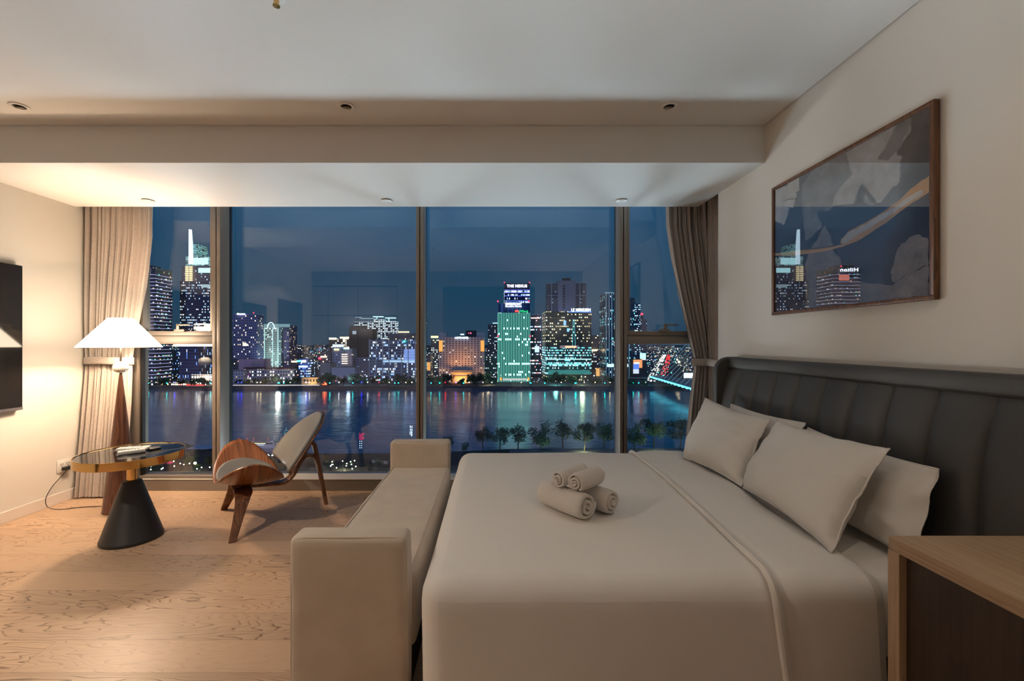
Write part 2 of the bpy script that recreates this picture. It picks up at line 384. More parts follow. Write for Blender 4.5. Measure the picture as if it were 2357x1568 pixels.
# ================================================================ wall socket and plug
t = thing('wall_socket', 'white wall socket with a black plug on the wall beside the pale curtain', 'socket', (XL, 3.56, 0.29))
obj('face_plate', box(NB(), (XL, 3.50, 0.245), (XL+.010, 3.62, 0.345), 0.003), M['white_plastic'], t)
for y in (3.535, 3.585):
    oo = obj('outlet', box(NB(), (XL+.0095, y-.02, 0.275), (XL+.0112, y+.02, 0.33), 0.0008), M['white_plastic'], t)
    for dy, dz in ((-.008, .02), (.008, .02), (0, .004)): obj('hole', box(NB(), (XL+.0105, y+dy-.0025, 0.29+dz-.005), (XL+.0117, y+dy+.0025, 0.29+dz+.005)), M['black'], oo)
t2 = thing('power_plug', 'black plug and cable running from the wall socket to the floor lamp', 'cable', (XL+.02, 3.56, 0.27))
obj('plug_body', box(NB(), (XL+.011, 3.53, 0.258), (XL+.045, 3.59, 0.285), 0.005), M['tvblack'], t2)
P = spline([(XL+.04, 3.56, 0.265), (XL+.035, 3.50, 0.215), (XL+.045, 3.42, 0.16), (XL+.06, 3.36, 0.09), (XL+.09, 3.35, 0.03), (XL+.16, 3.37, 0.006), (-3.25, 3.415, 0.005), (-3.12, 3.44, 0.005), (-3.02, 3.42, 0.005)], 8)
obj('cable', tube(NB(), P, 0.0028, 6), M['tvblack'], t2)
# ================================================================ floor lamp
LX, LY = -2.897, 3.38
t = thing('floor_lamp', 'tall floor lamp with a lit white cone shade, marble ball and dark wooden cone foot', 'lamp', (LX, LY, 0))
c = (LX, LY, 0)
obj('base', lathe(NB(), [(0.0, 0.0), (0.112, 0.0), (0.115, 0.004), (0.113, 0.012), (0.009, 1.055), (0.0, 1.055)], c, 56, cap=False), wood('walnut_cone', (0.055, 0.02, 0.012), (0.17, 0.07, 0.04), 'z', 1.2, 0.28), t)
def marble(name, basec, vein, sc=9.0, rough=0.12):
    m, ns, ls, b = new_mat(name); setp(b, basec, rough)
    tc = N(ns, 'ShaderNodeTexCoord'); nz = N(ns, 'ShaderNodeTexNoise'); nz.inputs['Scale'].default_value = sc; nz.inputs['Detail'].default_value = 4; nz.inputs['Distortion'].default_value = 0.6
    ls.new(tc.outputs['Object'], nz.inputs['Vector'])
    d = mth(ns, ls, 'ABSOLUTE', mth(ns, ls, 'SUBTRACT', nz.outputs[0], 0.5))
    ls.new(ramp(ns, ls, d, [(0.0, vein), (0.012, tuple((a+c2)/2 for a, c2 in zip(vein, basec))), (0.03, basec)]), b.inputs['Base Color']); return m
obj('ball', lathe(NB(), [(0.047*math.sin(a)*1.06, 1.11-0.045*math.cos(a)) for a in [PI*k/20 for k in range(21)]], c, 40, cap=False), marble('white_marble', (0.72, 0.66, 0.6), (0.42, 0.34, 0.28), 14), t)
obj('stem', lathe(NB(), [(0.0, 1.05), (0.009, 1.05), (0.009, 1.07), (0.007, 1.072), (0.007, 1.36), (0.0, 1.36)], c, 20, cap=False), plain('stem_metal', (0.45, 0.36, 0.28), 0.25, metal=1.0), t)
M['shade'] = plain('lit_shade_fabric', (0.85, 0.80, 0.72), 0.9)
setp(M['shade'].node_tree.nodes['Principled BSDF'], emit=(1.0, 0.80, 0.58), es=14.5)
sh = obj('shade', lathe(NB(), [(0.262, 1.262), (0.2605, 1.268), (0.079, 1.488), (0.078, 1.490), (0.0765, 1.488), (0.259, 1.267), (0.262, 1.262)], c, 72, cap=False), M['shade'], t)
bm = NB(); tube(bm, [(LX+0.2615*math.cos(2*PI*k/72), LY+0.2615*math.sin(2*PI*k/72), 1.263) for k in range(73)], 0.0022, 6, cap=False)
for k in range(3): a = 2*PI*k/3+.4; tube(bm, [(LX, LY, 1.352), (LX+.135*math.cos(a), LY+.135*math.sin(a), 1.418)], 0.0018, 6)
obj('shade_ring', bm, M['brass'], sh)
bulb_m = glow('lit_bulb', (1.0, 0.72, 0.42), 60.0)
obj('bulb', ball(NB(), (LX, LY, 1.392), 0.026, 20, 12), bulb_m, t)
# ================================================================ round side table
TX, TY = -2.402, 2.89
t = thing('side_table', 'round side table with black marble top, brass rim and black cone foot', 'table', (TX, TY, 0)); c = (TX, TY, 0)
M['blackmarble'] = marble('black_marble', (0.012, 0.012, 0.015), (0.10, 0.095, 0.09), 1.7, 0.04)
obj('tabletop', lathe(NB(), [(0.0, 0.53), (0.284, 0.53), (0.286, 0.571), (0.0, 0.571)], c, 80, cap=False), M['blackmarble'], t)
obj('rim', lathe(NB(), [(0.2865, 0.522), (0.2925, 0.522), (0.2935, 0.523), (0.2935, 0.574), (0.2925, 0.575), (0.2875, 0.575), (0.2865, 0.574), (0.2865, 0.522)], c, 96, cap=False), M['brass'], t)
bm = lathe(NB(), [(0.0, 0.53), (0.048, 0.53), (0.048, 0.482), (0.046, 0.479), (0.031, 0.477), (0.028, 0.47), (0.028, 0.37), (0.0, 0.37)], c, 48, cap=False)
obj('neck', bm, M['brass'], t)
M['cone'] = plain('black_leather_cone', (0.018, 0.017, 0.017), 0.42, bump=0.12, scale=260)
bm = lathe(NB(), [(0.0, 0.384), (0.05, 0.384), (0.054, 0.382), (0.056, 0.376), (0.168, 0.022), (0.171, 0.018), (0.171, 0.004), (0.168, 0.0), (0.0, 0.0)], c, 72, cap=False)
obj('foot', bm, M['cone'], t)
# things lying on the table
def slab_on_table(name, label, cat, a, b2, wd, th, mat, extra=None):
    a, b2 = Vector(a), Vector(b2); z = 0.5755
    o = thing(name, label, cat, ((a.x+b2.x)/2, (a.y+b2.y)/2, z)); d = (b2-a); L = d.length; ang = math.atan2(d.y, d.x)
    bm = NB(); rbox(bm, (-L/2, -wd/2, 0), (L/2, wd/2, th), min(th*.45, .006), 0.02); bm.transform(Matrix.Translation(o.location) @ Matrix.Rotation(ang, 4, 'Z'))
    obj('body', bm, mat, o)
    bm = NB(); extra(bm, L, wd, th) if extra else None
    if extra:
        bm.transform(Matrix.Translation(o.location) @ Matrix.Rotation(ang, 4, 'Z')); obj('buttons', bm, plain(name + '_keys', (0.35, 0.33, 0.3), 0.5), o)
    return o
def keys(bm, L, w, th):
    for i in range(6):
        for j in range(2): box(bm, (-L*.4+i*L*.12, -w*.28+j*w*.32, th), (-L*.4+i*L*.12+L*.07, -w*.28+j*w*.32+w*.2, th+.0015))
def tp(px, py): d = (EYE-.58)*F/(py-VY); return ((px-VX)*d/F, d, 0)
slab_on_table('remote_control', 'white remote control at the near side of the round table top', 'remote control', tp(270, 1045), tp(336, 1037), 0.045, 0.02, M['white_plastic'], keys)
slab_on_table('remote_control', 'white remote control lying behind another one on the round table', 'remote control', tp(271, 1036), tp(345, 1031.5), 0.06, 0.018, M['white_plastic'], keys)
slab_on_table('phone', 'thin black phone beside the white remote controls on the round table', 'phone', tp(342, 1034), tp(368, 1030), 0.085, 0.012, M['tvblack'])
# ================================================================ lounge chair
MX, MY = -1.8975, 3.105
CR = math.atan2(-0.583, -0.8125)                                     # local +x looks out over the seat front
t = thing('lounge_chair', 'low three-legged wooden lounge chair with dark grey leather pads by the window', 'chair', (MX, MY, 0), CR)
M['rose'] = wood('rosewood_ply', (0.10, 0.030, 0.010), (0.36, 0.13, 0.045), 'yz', 1.5, 0.3, rings=9, fine=0.6)
M['walnut'] = wood('walnut_ply', (0.07, 0.026, 0.012), (0.24, 0.10, 0.045), 'z', 1.6, 0.33)
M['pad'] = plain('grey_leather', (0.19, 0.18, 0.168), 0.42, bump=0.1, scale=220)
def O(name, bm, mat, par, **k): return obj(name, bm, mat, par, world=False, **k)
def seat_pt(a, r, lift=0.0, sc=1.0):
    """outline runs over angle a; r = 0 in the middle, 1 on the edge"""
    ca, sa = math.cos(a), math.sin(a)
    q = 1.0/max(1e-6, (abs(ca)**2.3+abs(sa)**2.3))**(1/2.3)
    u = -0.115 + (0.20 if ca > 0 else 0.235)*ca*q*r
    v = 0.455*sa*q*r*sc
    k = abs(v)/0.455
    zc = 0.272 + 0.36*(u+0.18)**2*2.2 + 0.10*max(0, u+0.05)
    z = zc + 0.235*k**1.75 - 0.03*k*(abs(u+0.115)/0.22)
    if u > 0.0: z -= 1.9*u*u*(1-k)
    return Vector((u, v, z+lift))
def shell(lift, thick, sc, rmax, n=72, m=14):
    bm = NB()
    top = [[bm.verts.new(seat_pt(2*PI*i/n, rmax*(j+1)/m, lift, sc)) for j in range(m)] for i in range(n)]
    c0 = bm.verts.new(seat_pt(0, 0, lift))
    for i in range(n):
        k = (i+1) % n; bm.faces.new([c0, top[i][0], top[k][0]])
        for j in range(m-1): bm.faces.new([top[i][j], top[i][j+1], top[k][j+1], top[k][j]])
    return bm
o = O('seat_shell', shell(0, 0, 1, 1), M['rose'], t); solid(o, 0.013, 0)
o = O('seat_pad', shell(0.017, 0, 0.66, 0.93), M['pad'], t); solid(o, 0.018, 0.3)
def back_pt(s, w, lift=0.0):
    """s 0 at the bottom edge, 1 at the top; w -1..1 across"""
    hw = 0.345*max(0.0, 1-max(0, (s-0.10))**2.3*1.26)**0.62 if s > 0.10 else 0.345*(0.93+0.7*s)
    hw = max(hw, 0.02)
    v = hw*w
    z = 0.372 + 0.372*s - 0.03*(1-abs(w)**2)*(1-s)**3 - 0.012*abs(w)**3*s
    u = -0.395 - 0.235*s - 0.03*s*s + 0.055*(abs(v)/0.345)**2
    return Vector((u + lift*0.86, v, z + lift*0.5))
bm = NB(); grid(bm, lambda a, b: back_pt(b, a*2-1), 28, 24); o = O('back_shell', bm, M['walnut'], t); solid(o, 0.013, 0)
bm = NB(); grid(bm, lambda a, b: back_pt(0.02+b*0.96, (a*2-1)*0.965, 0.018), 28, 24); o = O('back_pad', bm, M['pad'], t); solid(o, 0.02, 0)
side = (0, 1, 0)
rail = spline([(-0.02, 0, 0.272), (-0.15, 0, 0.256), (-0.29, 0, 0.242), (-0.375, 0, 0.240), (-0.43, 0, 0.285), (-0.475, 0, 0.37), (-0.545, 0, 0.51), (-0.60, 0, 0.62)], 8)
O('rail', ribbon(NB(), rail, [0.085]*30 + [0.09]*(len(rail)-30), 0.022, side), M['walnut'], t)
def front_leg(sg):
    pts = spline([(-0.085, 0.05*sg, 0.252), (-0.082, 0.16*sg, 0.262), (-0.072, 0.225*sg, 0.235), (-0.045, 0.27*sg, 0.14), (0.0, 0.345*sg, 0.0)], 7); n = len(pts)
    W2 = [0.112 - 0.070*max(0, (i/(n-1)-.35)/.65)**0.9 for i in range(n)]
    return ribbon(NB(), pts, W2, 0.022, (1, 0, 0))
for sg in (1, -1): O('leg', front_leg(sg), M['walnut'], t)
rear = spline([(-0.530, 0, 0.475), (-0.552, 0, 0.515), (-0.580, 0, 0.503), (-0.598, 0, 0.44), (-0.615, 0, 0.35), (-0.647, 0, 0.18), (-0.678, 0, 0.0)], 7); n = len(rear)
bm = NB(); ribbon(bm, rear, [0.085 - 0.04*i/(n-1) for i in range(n)], [0.024 + .006*math.sin(PI*i/(n-1)) for i in range(n)], side)
low = spline([(-0.462, 0, 0.34), (-0.495, 0, 0.395), (-0.535, 0, 0.418), (-0.578, 0, 0.405), (-0.606, 0, 0.36), (-0.622, 0, 0.30)], 7)
ribbon(bm, low, 0.08, 0.022, side); O('leg', bm, M['walnut'], t)
# ================================================================ bench at the foot of the bed
M['velvet'] = plain('beige_velvet', (0.56, 0.465, 0.365), 0.75, bump=0.06, scale=320, var=0.06, sheen=0.35)
M['velvet'].node_tree.nodes['Noise Texture'].inputs['Scale'].default_value = 9
t = thing('bench', 'long beige velvet bench with two raised arms at the foot of the bed', 'bench', (-0.5, 2.3, 0))
def wobb(a, s): return lambda p: p + Vector((noise.noise(p*s), noise.noise(p*s+Vector((9, 3, 1))), noise.noise(p*s+Vector((2, 7, 5)))))*a
for y0, y1 in ((1.508, 1.615), (2.985, 3.085)):
    o = obj('arm', rbox(NB(), (-0.712, y0, 0.02), (-0.298, y1, 0.622), 0.026, 0.04, wobb(0.003, 5)), M['velvet'], t)
    ey = y0+.012 if y0 < 2 else y0 + .012
    e = [(-0.298-.006, ey, 0.05), (-0.298-.006, ey, 0.585), (-0.298-.02, ey, 0.612), (-0.298-.04, ey, 0.617), (-0.66, ey, 0.617), (-0.69, ey, 0.612), (-0.706, ey, 0.588), (-0.706, ey, 0.05)]
    obj('piping', tube(NB(), e, 0.0035, 6), M['velvet'], o)
st = obj('seat', rbox(NB(), (-0.705, 1.612, 0.16), (-0.288, 2.988, 0.448), 0.03, 0.05, wobb(0.003, 4)), M['velvet'], t)
bm = NB()
for x in (-0.313, -0.682): tube(bm, [(x, 1.63 + 1.34*k/30, 0.4475 + .001*math.sin(k)) for k in range(31)], 0.004, 6)
obj('piping', bm, M['velvet'], st)
obj('plinth', box(NB(), (-0.69, 1.62, 0.0), (-0.31, 2.98, 0.17)), plain('bench_plinth', (0.03, 0.026, 0.022), 0.8), t)
# ================================================================ bed
t = thing('bed', 'wide bed with a dark channel-stitched headboard against the picture wall', 'bed', (0.7, 2.15, 0))
M['leather'] = plain('charcoal_leather', (0.058, 0.054, 0.050), 0.5, bump=0.1, scale=380)
obj('base', box(NB(), (-0.14, 1.42, 0.0), (1.55, 2.91, 0.28), 0.02), M['leather'], t)
obj('mattress', rbox(NB(), (-0.20, 1.375, 0.27), (1.575, 2.955, 0.535), 0.07, 0.06, wobb(0.004, 4)), M['linen'], t)
S = 0.183; Y0, Y1 = 1.262, 3.032
def head_pt(a, b2):
    y = Y0 + (Y1-Y0)*a; h = 0.20 + 0.925*b2
    f = ((2.892 - y)/S) % 1.0
    bulge = 0.021*(1-abs(2*f-1)**5)
    k = max(0.0, (h-0.74)/0.385)
    x = 1.598 + 0.066*k**1.8 - bulge*(1-0.5*k**3)
    return Vector((x, y, h))
bm = NB(); nv = 34; us = []
y = Y0
ys = sorted(set([Y0, Y1] + [2.892 - S*j + S*q for j in range(0, 10) for q in (-.012, 0, .012, .05, .12, .22, .36, .5, .64, .78, .88, .95) if Y0 < 2.892 - S*j + S*q < Y1]))
V = [[bm.verts.new(head_pt((yy-Y0)/(Y1-Y0), j/nv)) for j in range(nv+1)] for yy in ys]
for i in range(len(ys)-1):
    for j in range(nv): bm.faces.new([V[i][j], V[i+1][j], V[i+1][j+1], V[i][j+1]])
bk = [[bm.verts.new((1.72, yy, h)) for h in (0.20, 1.125)] for yy in (Y0, Y1)]
obj('headboard_panel', bm, M['leather'], t, angle=30)
bm = NB(); box(bm, (1.668, Y0, 0.2), (1.726, Y1, 1.13)); obj('headboard_back', bm, M['leather'], t)
bm = NB(); rbox(bm, (1.638, Y0-.02, 1.122), (1.726, Y1+.02, 1.198), 0.02, 0.06); tube(bm, [(1.652, Y0, 1.193), (1.652, Y1, 1.193)], 0.005, 6); obj('headboard_band', bm, M['leather'], t)
def wing(y0, y1):
    o2 = [(1.727, y0, 0.05), (1.56, y0, 0.05)]; rr = 0.10
    o2 += [(1.56+rr-rr*math.cos(a), y0, 1.2-rr+rr*math.sin(a)) for a in [PI/2*k/8 for k in range(9)]] + [(1.727, y0, 1.2)]
    bm = prism(NB(), o2, (0, y1-y0, 0)); bmesh.ops.recalc_face_normals(bm, faces=bm.faces)
    es = [e for e in bm.edges if abs(e.verts[0].co.y-e.verts[1].co.y) < 1e-6 and not (e.verts[0].co.x > 1.72 and e.verts[1].co.x > 1.72)]
    bmesh.ops.bevel(bm, geom=es, offset=0.009, segments=3, profile=0.5, affect='EDGES'); return bm
for y0, y1 in ((3.034, 3.085), (1.208, 1.259)): obj('headboard_wing', wing(y0, y1), M['leather'], t)
# ---- duvet with a folded-back cuff
def dw(p):
    q = p.copy(); drop = max(0.0, 0.46-p.z)
    nz = Vector((noise.noise(p*2.3), noise.noise(p*2.3+Vector((5, 1, 9))), noise.noise(p*2.6+Vector((1, 8, 3)))))
    q += nz*0.007
    if p.z < 0.5: q.y += (0.010 if p.y > 2.2 else -0.010)*math.sin(p.x*7.5+1)*drop*1.2; q.x += 0.012*math.sin(p.y*8)*drop if p.x < 0 else 0
    if p.z < 0.46:
        if p.x < 0.0: q.x += 0.03*drop
        if p.y < 1.5: q.y += -0.05*drop
    return q
t = thing('duvet', 'smooth white duvet spread over the bed, turned back below the pillows', 'duvet', (0.5, 2.15, 0.3))
def dshear(p):
    q = dw(p)
    if p.x > 1.2: q.x += -0.04*(2.2-p.y) + 0.012*math.sin(p.y*9)
    return q
def open_under(bm):
    """the cloth is a skin: no underside, and nothing inside the mattress"""
    def gone(c): return c.z < 0.09 or (1.379 < c.y < 2.951 and c.x > 1.13 and c.z < 0.543)
    bmesh.ops.delete(bm, geom=[f for f in bm.faces if gone(f.calc_center_median())], context='FACES'); return bm
obj('cover', open_under(rbox(NB(), (-0.232, 1.342, 0.07), (1.29, 2.982, 0.562), 0.085, 0.03, dshear)), M['linen'], t)
def cshear(p):
    q = dw(p); k = max(0, min(1, (1.33-p.x)/0.4))
    q.x += k*(-0.065*(2.98-p.y)/1.64 + 0.012*math.sin(p.y*3.1+.6) + 0.10*max(0, .5-p.z)*(1 if p.y < 1.6 else 0))
    if p.x > 1.2: q.x += -0.04*(2.2-p.y) + 0.012*math.sin(p.y*9)
    return q
M['linen2'] = plain('white_linen_hem', (0.80, 0.74, 0.67), 0.7, bump=0.04, scale=420, sheen=0.2)
obj('cuff', open_under(rbox(NB(), (0.935, 1.330, 0.08), (1.285, 2.992, 0.573), 0.075, 0.03, cshear)), M['linen'], t)
def hem(p): return cshear(Vector(p))
path = [(0.94, 1.328, z) for z in (0.12, 0.2, 0.3, 0.4, 0.47)] + [(0.94, 1.336, 0.52), (0.94, 1.358, 0.553), (0.94, 1.40, 0.572)] + [(0.94, 1.45+.06*k, 0.574) for k in range(25)] + [(0.94, 2.94, 0.566), (0.94, 2.97, 0.545)]
obj('hem', tube(NB(), [hem(p) for p in path], 0.0105, 8), M['linen2'], t)
# ---- pillows
M['pillow'] = plain('pillowcase_cotton', (0.76, 0.71, 0.65), 0.8, bump=0.12, scale=26, sheen=0.15)
def pillow(label, BL, BR, TL, TR, T, seed):
    BL, BR, TL, TR = map(Vector, (BL, BR, TL, TR)); cen = (BL+BR+TL+TR)/4
    nrm = ((BR-BL).cross(TL-BL)).normalized()
    if nrm.x > 0: nrm = -nrm
    o = thing('pillow', label, 'pillow', cen, 0, 'white pillows on the bed')
    n = 34
    def pt(a, b2, sgn):
        x, y2 = 2*a-1, 2*b2-1
        cx = x*(1-0.055*(1-y2*y2)*abs(x)**3*1.0); cy = y2*(1-0.085*(1-x*x)*abs(y2)**3)
        A, B2 = (cx+1)/2, (cy+1)/2
        p = (BL*(1-A)+BR*A)*(1-B2) + (TL*(1-A)+TR*A)*B2
        e = max(0.0, (1-abs(x)**2.4))*max(0.0, (1-abs(y2)**2.4))
        th = T*e**0.5*(1.0 + 0.40*(-y2))
        edge = (1-e)
        w = 0.010*noise.noise(Vector((x*3+seed, y2*3, seed*1.7)))+0.006*noise.noise(Vector((x*9, y2*7+seed, 3)))*edge
        if edge > .8: w += 0.0035*noise.noise(Vector((x*8+seed*3, y2*8, 5)))
        return p + nrm*((th if sgn > 0 else -0.62*th) + w)
    bm = NB()
    A = [[bm.verts.new(pt(i/n, j/n, 1)) for j in range(n+1)] for i in range(n+1)]
    B = [[A[i][j] if i in (0, n) or j in (0, n) else bm.verts.new(pt(i/n, j/n, -1)) for j in range(n+1)] for i in range(n+1)]
    for i in range(n):
        for j in range(n):
            bm.faces.new([A[i][j], A[i+1][j], A[i+1][j+1], A[i][j+1]]); bm.faces.new([B[i][j], B[i][j+1], B[i+1][j+1], B[i+1][j]])
    rim = [A[i][0].co.copy() for i in range(n+1)] + [A[n][j].co.copy() for j in range(1, n+1)] + [A[i][n].co.copy() for i in range(n-1, -1, -1)] + [A[0][j].co.copy() for j in range(n-1, -1, -1)]
    obj('case', bm, M['pillow'], o, angle=70)
    obj('seam', tube(NB(), rim, 0.0035, 5, cap=False), M['pillow'], o)
pillow('white pillow leaning in front at the window end of the bed', (1.19, 2.72, 0.579), (1.245, 2.175, 0.579), (1.45, 2.975, 0.922), (1.455, 2.285, 0.897), 0.085, 1.3)
pillow('large white pillow leaning in front at the nightstand end of the bed', (1.243, 2.165, 0.579), (1.165, 1.495, 0.579), (1.46, 2.225, 0.903), (1.46, 1.60, 0.909), 0.095, 4.1)
pillow('white pillow mostly hidden against the headboard at the window end', (1.44, 2.86, 0.56), (1.44, 2.22, 0.56), (1.535, 2.79, 0.905), (1.535, 2.14, 0.905), 0.055, 7.7)
pillow('white pillow against the headboard half behind the large front pillow', (1.43, 2.16, 0.56), (1.425, 1.45, 0.56), (1.535, 2.12, 0.885), (1.54, 1.495, 0.862), 0.05, 2.6)
# ---- rolled towels
M['terry'] = plain('terry_towel', (0.80, 0.73, 0.66), 0.95, bump=0.5, scale=420, sheen=0.3)
def towel(label, a, b2, r, seed, squash=1.0):
    a, b2 = Vector(a), Vector(b2); o = thing('rolled_towel', label, 'towel', ((a.x+b2.x)/2, (a.y+b2.y)/2, min(a.z, b2.z)-r*squash), 0, 'rolled towels on the bed')
    ax = (b2-a).normalized(); s = ax.cross(Vector((0, 0, 1))).normalized(); up = s.cross(ax).normalized()
    turns, th = 2.6, r/3.1; n = 110; bm = NB(); m = 10
    def sp(k):                                                        # spiral with the free end lying on the outside
        f = k/n; ang = -2*PI*turns*f + seed; rad = r*(0.13+0.87*f)
        return ang, rad
    V2 = []
    for i in range(m+1):
        f = i/m; c0 = a.lerp(b2, f); row = []
        for k in range(n+1):
            ang, rad = sp(k); w = 1+0.05*noise.noise(Vector((f*3+seed, ang*.7, seed)))*(.4+k/n)
            skew = 0.020*(k/n-.5) if i in (0, m) else 0
            endr = 1.0 - (0.07 if i in (0, m) else 0)
            row.append(bm.verts.new(c0 + (s*math.cos(ang) + up*math.sin(ang)*squash)*rad*w*endr + ax*skew*(1 if i == m else -1)*-0.6))
        V2.append(row)
    for i in range(m):
        for k in range(n): bm.faces.new([V2[i][k], V2[i+1][k], V2[i+1][k+1], V2[i][k+1]])
    ob = obj('roll', bm, M['terry'], o, angle=80); solid(ob, th*0.62, -0.9)
z0 = 0.566
towel('large rolled white towel, nearest in the small stack on the duvet', (0.235, 1.985, z0+.060), (0.392, 1.79, z0+.060), 0.064, 0.6)
towel('large rolled white towel at the back of the stack, end facing out', (0.372, 2.045, z0+.052), (0.515, 1.86, z0+.052), 0.055, 2.0)
towel('small rolled towel on top of the stack, the one toward the bench', (0.274, 1.868, z0+.147), (0.412, 2.00, z0+.150), 0.040, 1.2)
towel('small rolled towel on top of the stack, the one toward the pillows', (0.338, 1.818, z0+.147), (0.468, 1.945, z0+.147), 0.043, 2.9)
# ================================================================ nightstand
NX, NY, NZ = 1.0896, 1.20, 0.767
t = thing('nightstand', 'light wood nightstand with a dark recessed front beside the bed', 'nightstand', (NX+.27, 0.98, 0))
M['ashx'] = wood('ash_veneer_top', (0.33, 0.21, 0.12), (0.52, 0.355, 0.22), 'y', 1.5, 0.42, rings=4, fine=0.9)
M['ashz'] = wood('ash_veneer_side', (0.31, 0.195, 0.11), (0.50, 0.335, 0.205), 'z', 1.3, 0.42, rings=5, fine=0.86)
M['ashy'] = wood('ash_veneer_edge', (0.31, 0.195, 0.11), (0.50, 0.335, 0.205), 'y', 1.3, 0.42, rings=5, fine=0.86)
M['wenge'] = wood('wenge_front', (0.018, 0.010, 0.006), (0.05, 0.027, 0.015), 'z', 1.3, 0.45, rings=5, fine=0.85)
obj('top_panel', box(NB(), (NX+.002, 0.56, NZ-.034), (XR-.016, NY, NZ), 0.0012), M['ashx'], t)
obj('edge_strip', box(NB(), (NX, 0.56, NZ-.034), (NX+.002, NY-.034, NZ-.0005)), M['ashy'], t)
for y in (NY-.034, 0.56): obj('side_panel', box(NB(), (NX, y, 0.0), (XR-.016, y+.034, NZ-.034 if y < 1 else NZ-.0344), 0.0012), M['ashz'], t)
obj('front_panel', box(NB(), (NX+.020, 0.594, 0.05), (NX+.04, NY-.034, NZ-.035)), M['wenge'], t)
obj('bottom_panel', box(NB(), (NX+.03, 0.594, 0.0), (XR-.016, NY-.034, 0.05)), M['ashy'], t)
# ================================================================ picture on the wall
t = thing('picture', 'large framed abstract painting in navy, grey and ochre above the headboard', 'picture', (XR, 2.167, 1.855))
fx = 1.702; y0, y1, z0p, z1p = 1.678, 2.656, 1.467, 2.243; bw = 0.018
M['frame'] = wood('walnut_frame', (0.07, 0.028, 0.012), (0.19, 0.08, 0.035), 'z', 2.0, 0.4)
bm = NB()
for a, b2, c2, d in ((y0, y1, z0p, z0p+bw), (y0, y1, z1p-bw, z1p), (y0, y0+bw, z0p+bw, z1p-bw), (y1-bw, y1, z0p+bw, z1p-bw)): box(bm, (fx, a, c2), (XR-.003, b2, d), 0.0012)
obj('frame', bm, M['frame'], t)
def wash(name, c1, c2, sc=9.0):
    m, ns, ls, b = new_mat(name); setp(b, c1, 0.8)
    tc = N(ns, 'ShaderNodeTexCoord'); nz = N(ns, 'ShaderNodeTexNoise'); nz.inputs['Scale'].default_value = sc; nz.inputs['Detail'].default_value = 7; nz.inputs['Roughness'].default_value = 0.7
    ls.new(tc.outputs['Object'], nz.inputs['Vector']); ls.new(ramp(ns, ls, nz.outputs[0], [(0.32, c1), (0.68, c2)]), b.inputs['Base Color']); return m
ax_ = 1.712
pr = obj('print', box(NB(), (ax_, y0+bw, z0p+bw), (ax_+.008, y1-bw, z1p-bw)), wash('navy_wash', (0.022, 0.022, 0.034), (0.042, 0.042, 0.060), 6), t)
def stroke(name, pts, mat, lift, ragged=0.006):
    P3 = []
    for cx, cy in pts:
        px, py = 1740+cx/2.8, 200+cy/2.8; d = ax_*F/(px-VX); P3.append(Vector((ax_-lift, d, EYE-(py-VY)*d/F)))
    Q = []
    for i, p in enumerate(P3):
        q = P3[(i+1) % len(P3)]; k = max(1, int((q-p).length/0.008))
        for j in range(k):
            w = p.lerp(q, j/k); w.y += ragged*noise.noise(w*45); w.z += ragged*noise.noise(w*45+Vector((3, 9, 1)))
            w.y = min(max(w.y, y0+bw), y1-bw); w.z = min(max(w.z, z0p+bw), z1p-bw); Q.append(w)
    bm = NB(); poly(bm, Q); bmesh.ops.triangulate(bm, faces=bm.faces); obj(name, bm, mat, pr, smooth=False)
G1 = wash('pale_grey_wash', (0.42, 0.40, 0.40), (0.74, 0.71, 0.70), 14); G2 = wash('mid_grey_wash', (0.13, 0.125, 0.135), (0.32, 0.31, 0.315), 16)
G3 = wash('warm_grey_wash', (0.17, 0.155, 0.165), (0.31, 0.28, 0.28), 12); OC = wash('ochre_paint', (0.58, 0.30, 0.09), (0.72, 0.42, 0.16), 20); WH = wash('white_paint', (0.55, 0.52, 0.46), (0.74, 0.69, 0.62), 26)
stroke('paint_area', [(300, 640), (580, 430), (660, 400), (640, 590), (560, 690), (470, 800), (380, 800), (430, 900), (320, 1000), (300, 800)], G2, .0006, .012)
stroke('paint_area', [(375, 525), (580, 415), (600, 480), (300, 650), (292, 640)], G2, .0009)
stroke('paint_area', [(582, 420), (900, 235), (985, 188), (1012, 225), (990, 285), (932, 385), (900, 430), (940, 455), (920, 530), (935, 600), (905, 640), (870, 640), (850, 690), (800, 755), (770, 742), (745, 765), (705, 745), (700, 610), (668, 590), (590, 670), (485, 775), (520, 680), (620, 560)], G1, .0012, .010)
stroke('paint_area', [(905, 240), (985, 188), (1012, 225), (960, 330), (930, 385), (860, 470), (780, 470), (860, 340)], G2, .0015, .008)
stroke('paint_area', [(115, 665), (200, 640), (255, 650), (262, 700), (235, 780), (215, 770), (205, 820), (185, 885), (150, 880), (120, 850)], G1, .0012, .010)
stroke('paint_area', [(205, 615), (277, 578), (280, 665), (212, 712)], WH, .0015, .001)
stroke('paint_area', [(320, 1430), (315, 1150), (345, 1060), (400, 970), (440, 890), (475, 940), (500, 1060), (540, 1100), (560, 1190), (640, 1250), (760, 1268), (880, 1280), (960, 1220), (1115, 1145), (1118, 1345), (800, 1380), (330, 1435)], G3, .0006, .009)
stroke('paint_area', [(940, 1010), (1030, 940), (1115, 980), (1115, 1140), (960, 1210), (900, 1265), (860, 1240), (900, 1090)], G3, .0009, .014)
stroke('paint_line', [(118, 1073), (250, 1072), (420, 1050), (560, 1016), (575, 1026), (430, 1063), (250, 1087), (118, 1088)], OC, .0018, .001)
stroke('paint_area', [(545, 1012), (550, 985), (600, 930), (760, 845), (940, 720), (1010, 650), (1060, 615), (1118, 575), (1118, 680), (960, 780), (850, 870), (740, 940), (640, 1000), (570, 1026)], OC, .0019, .004)
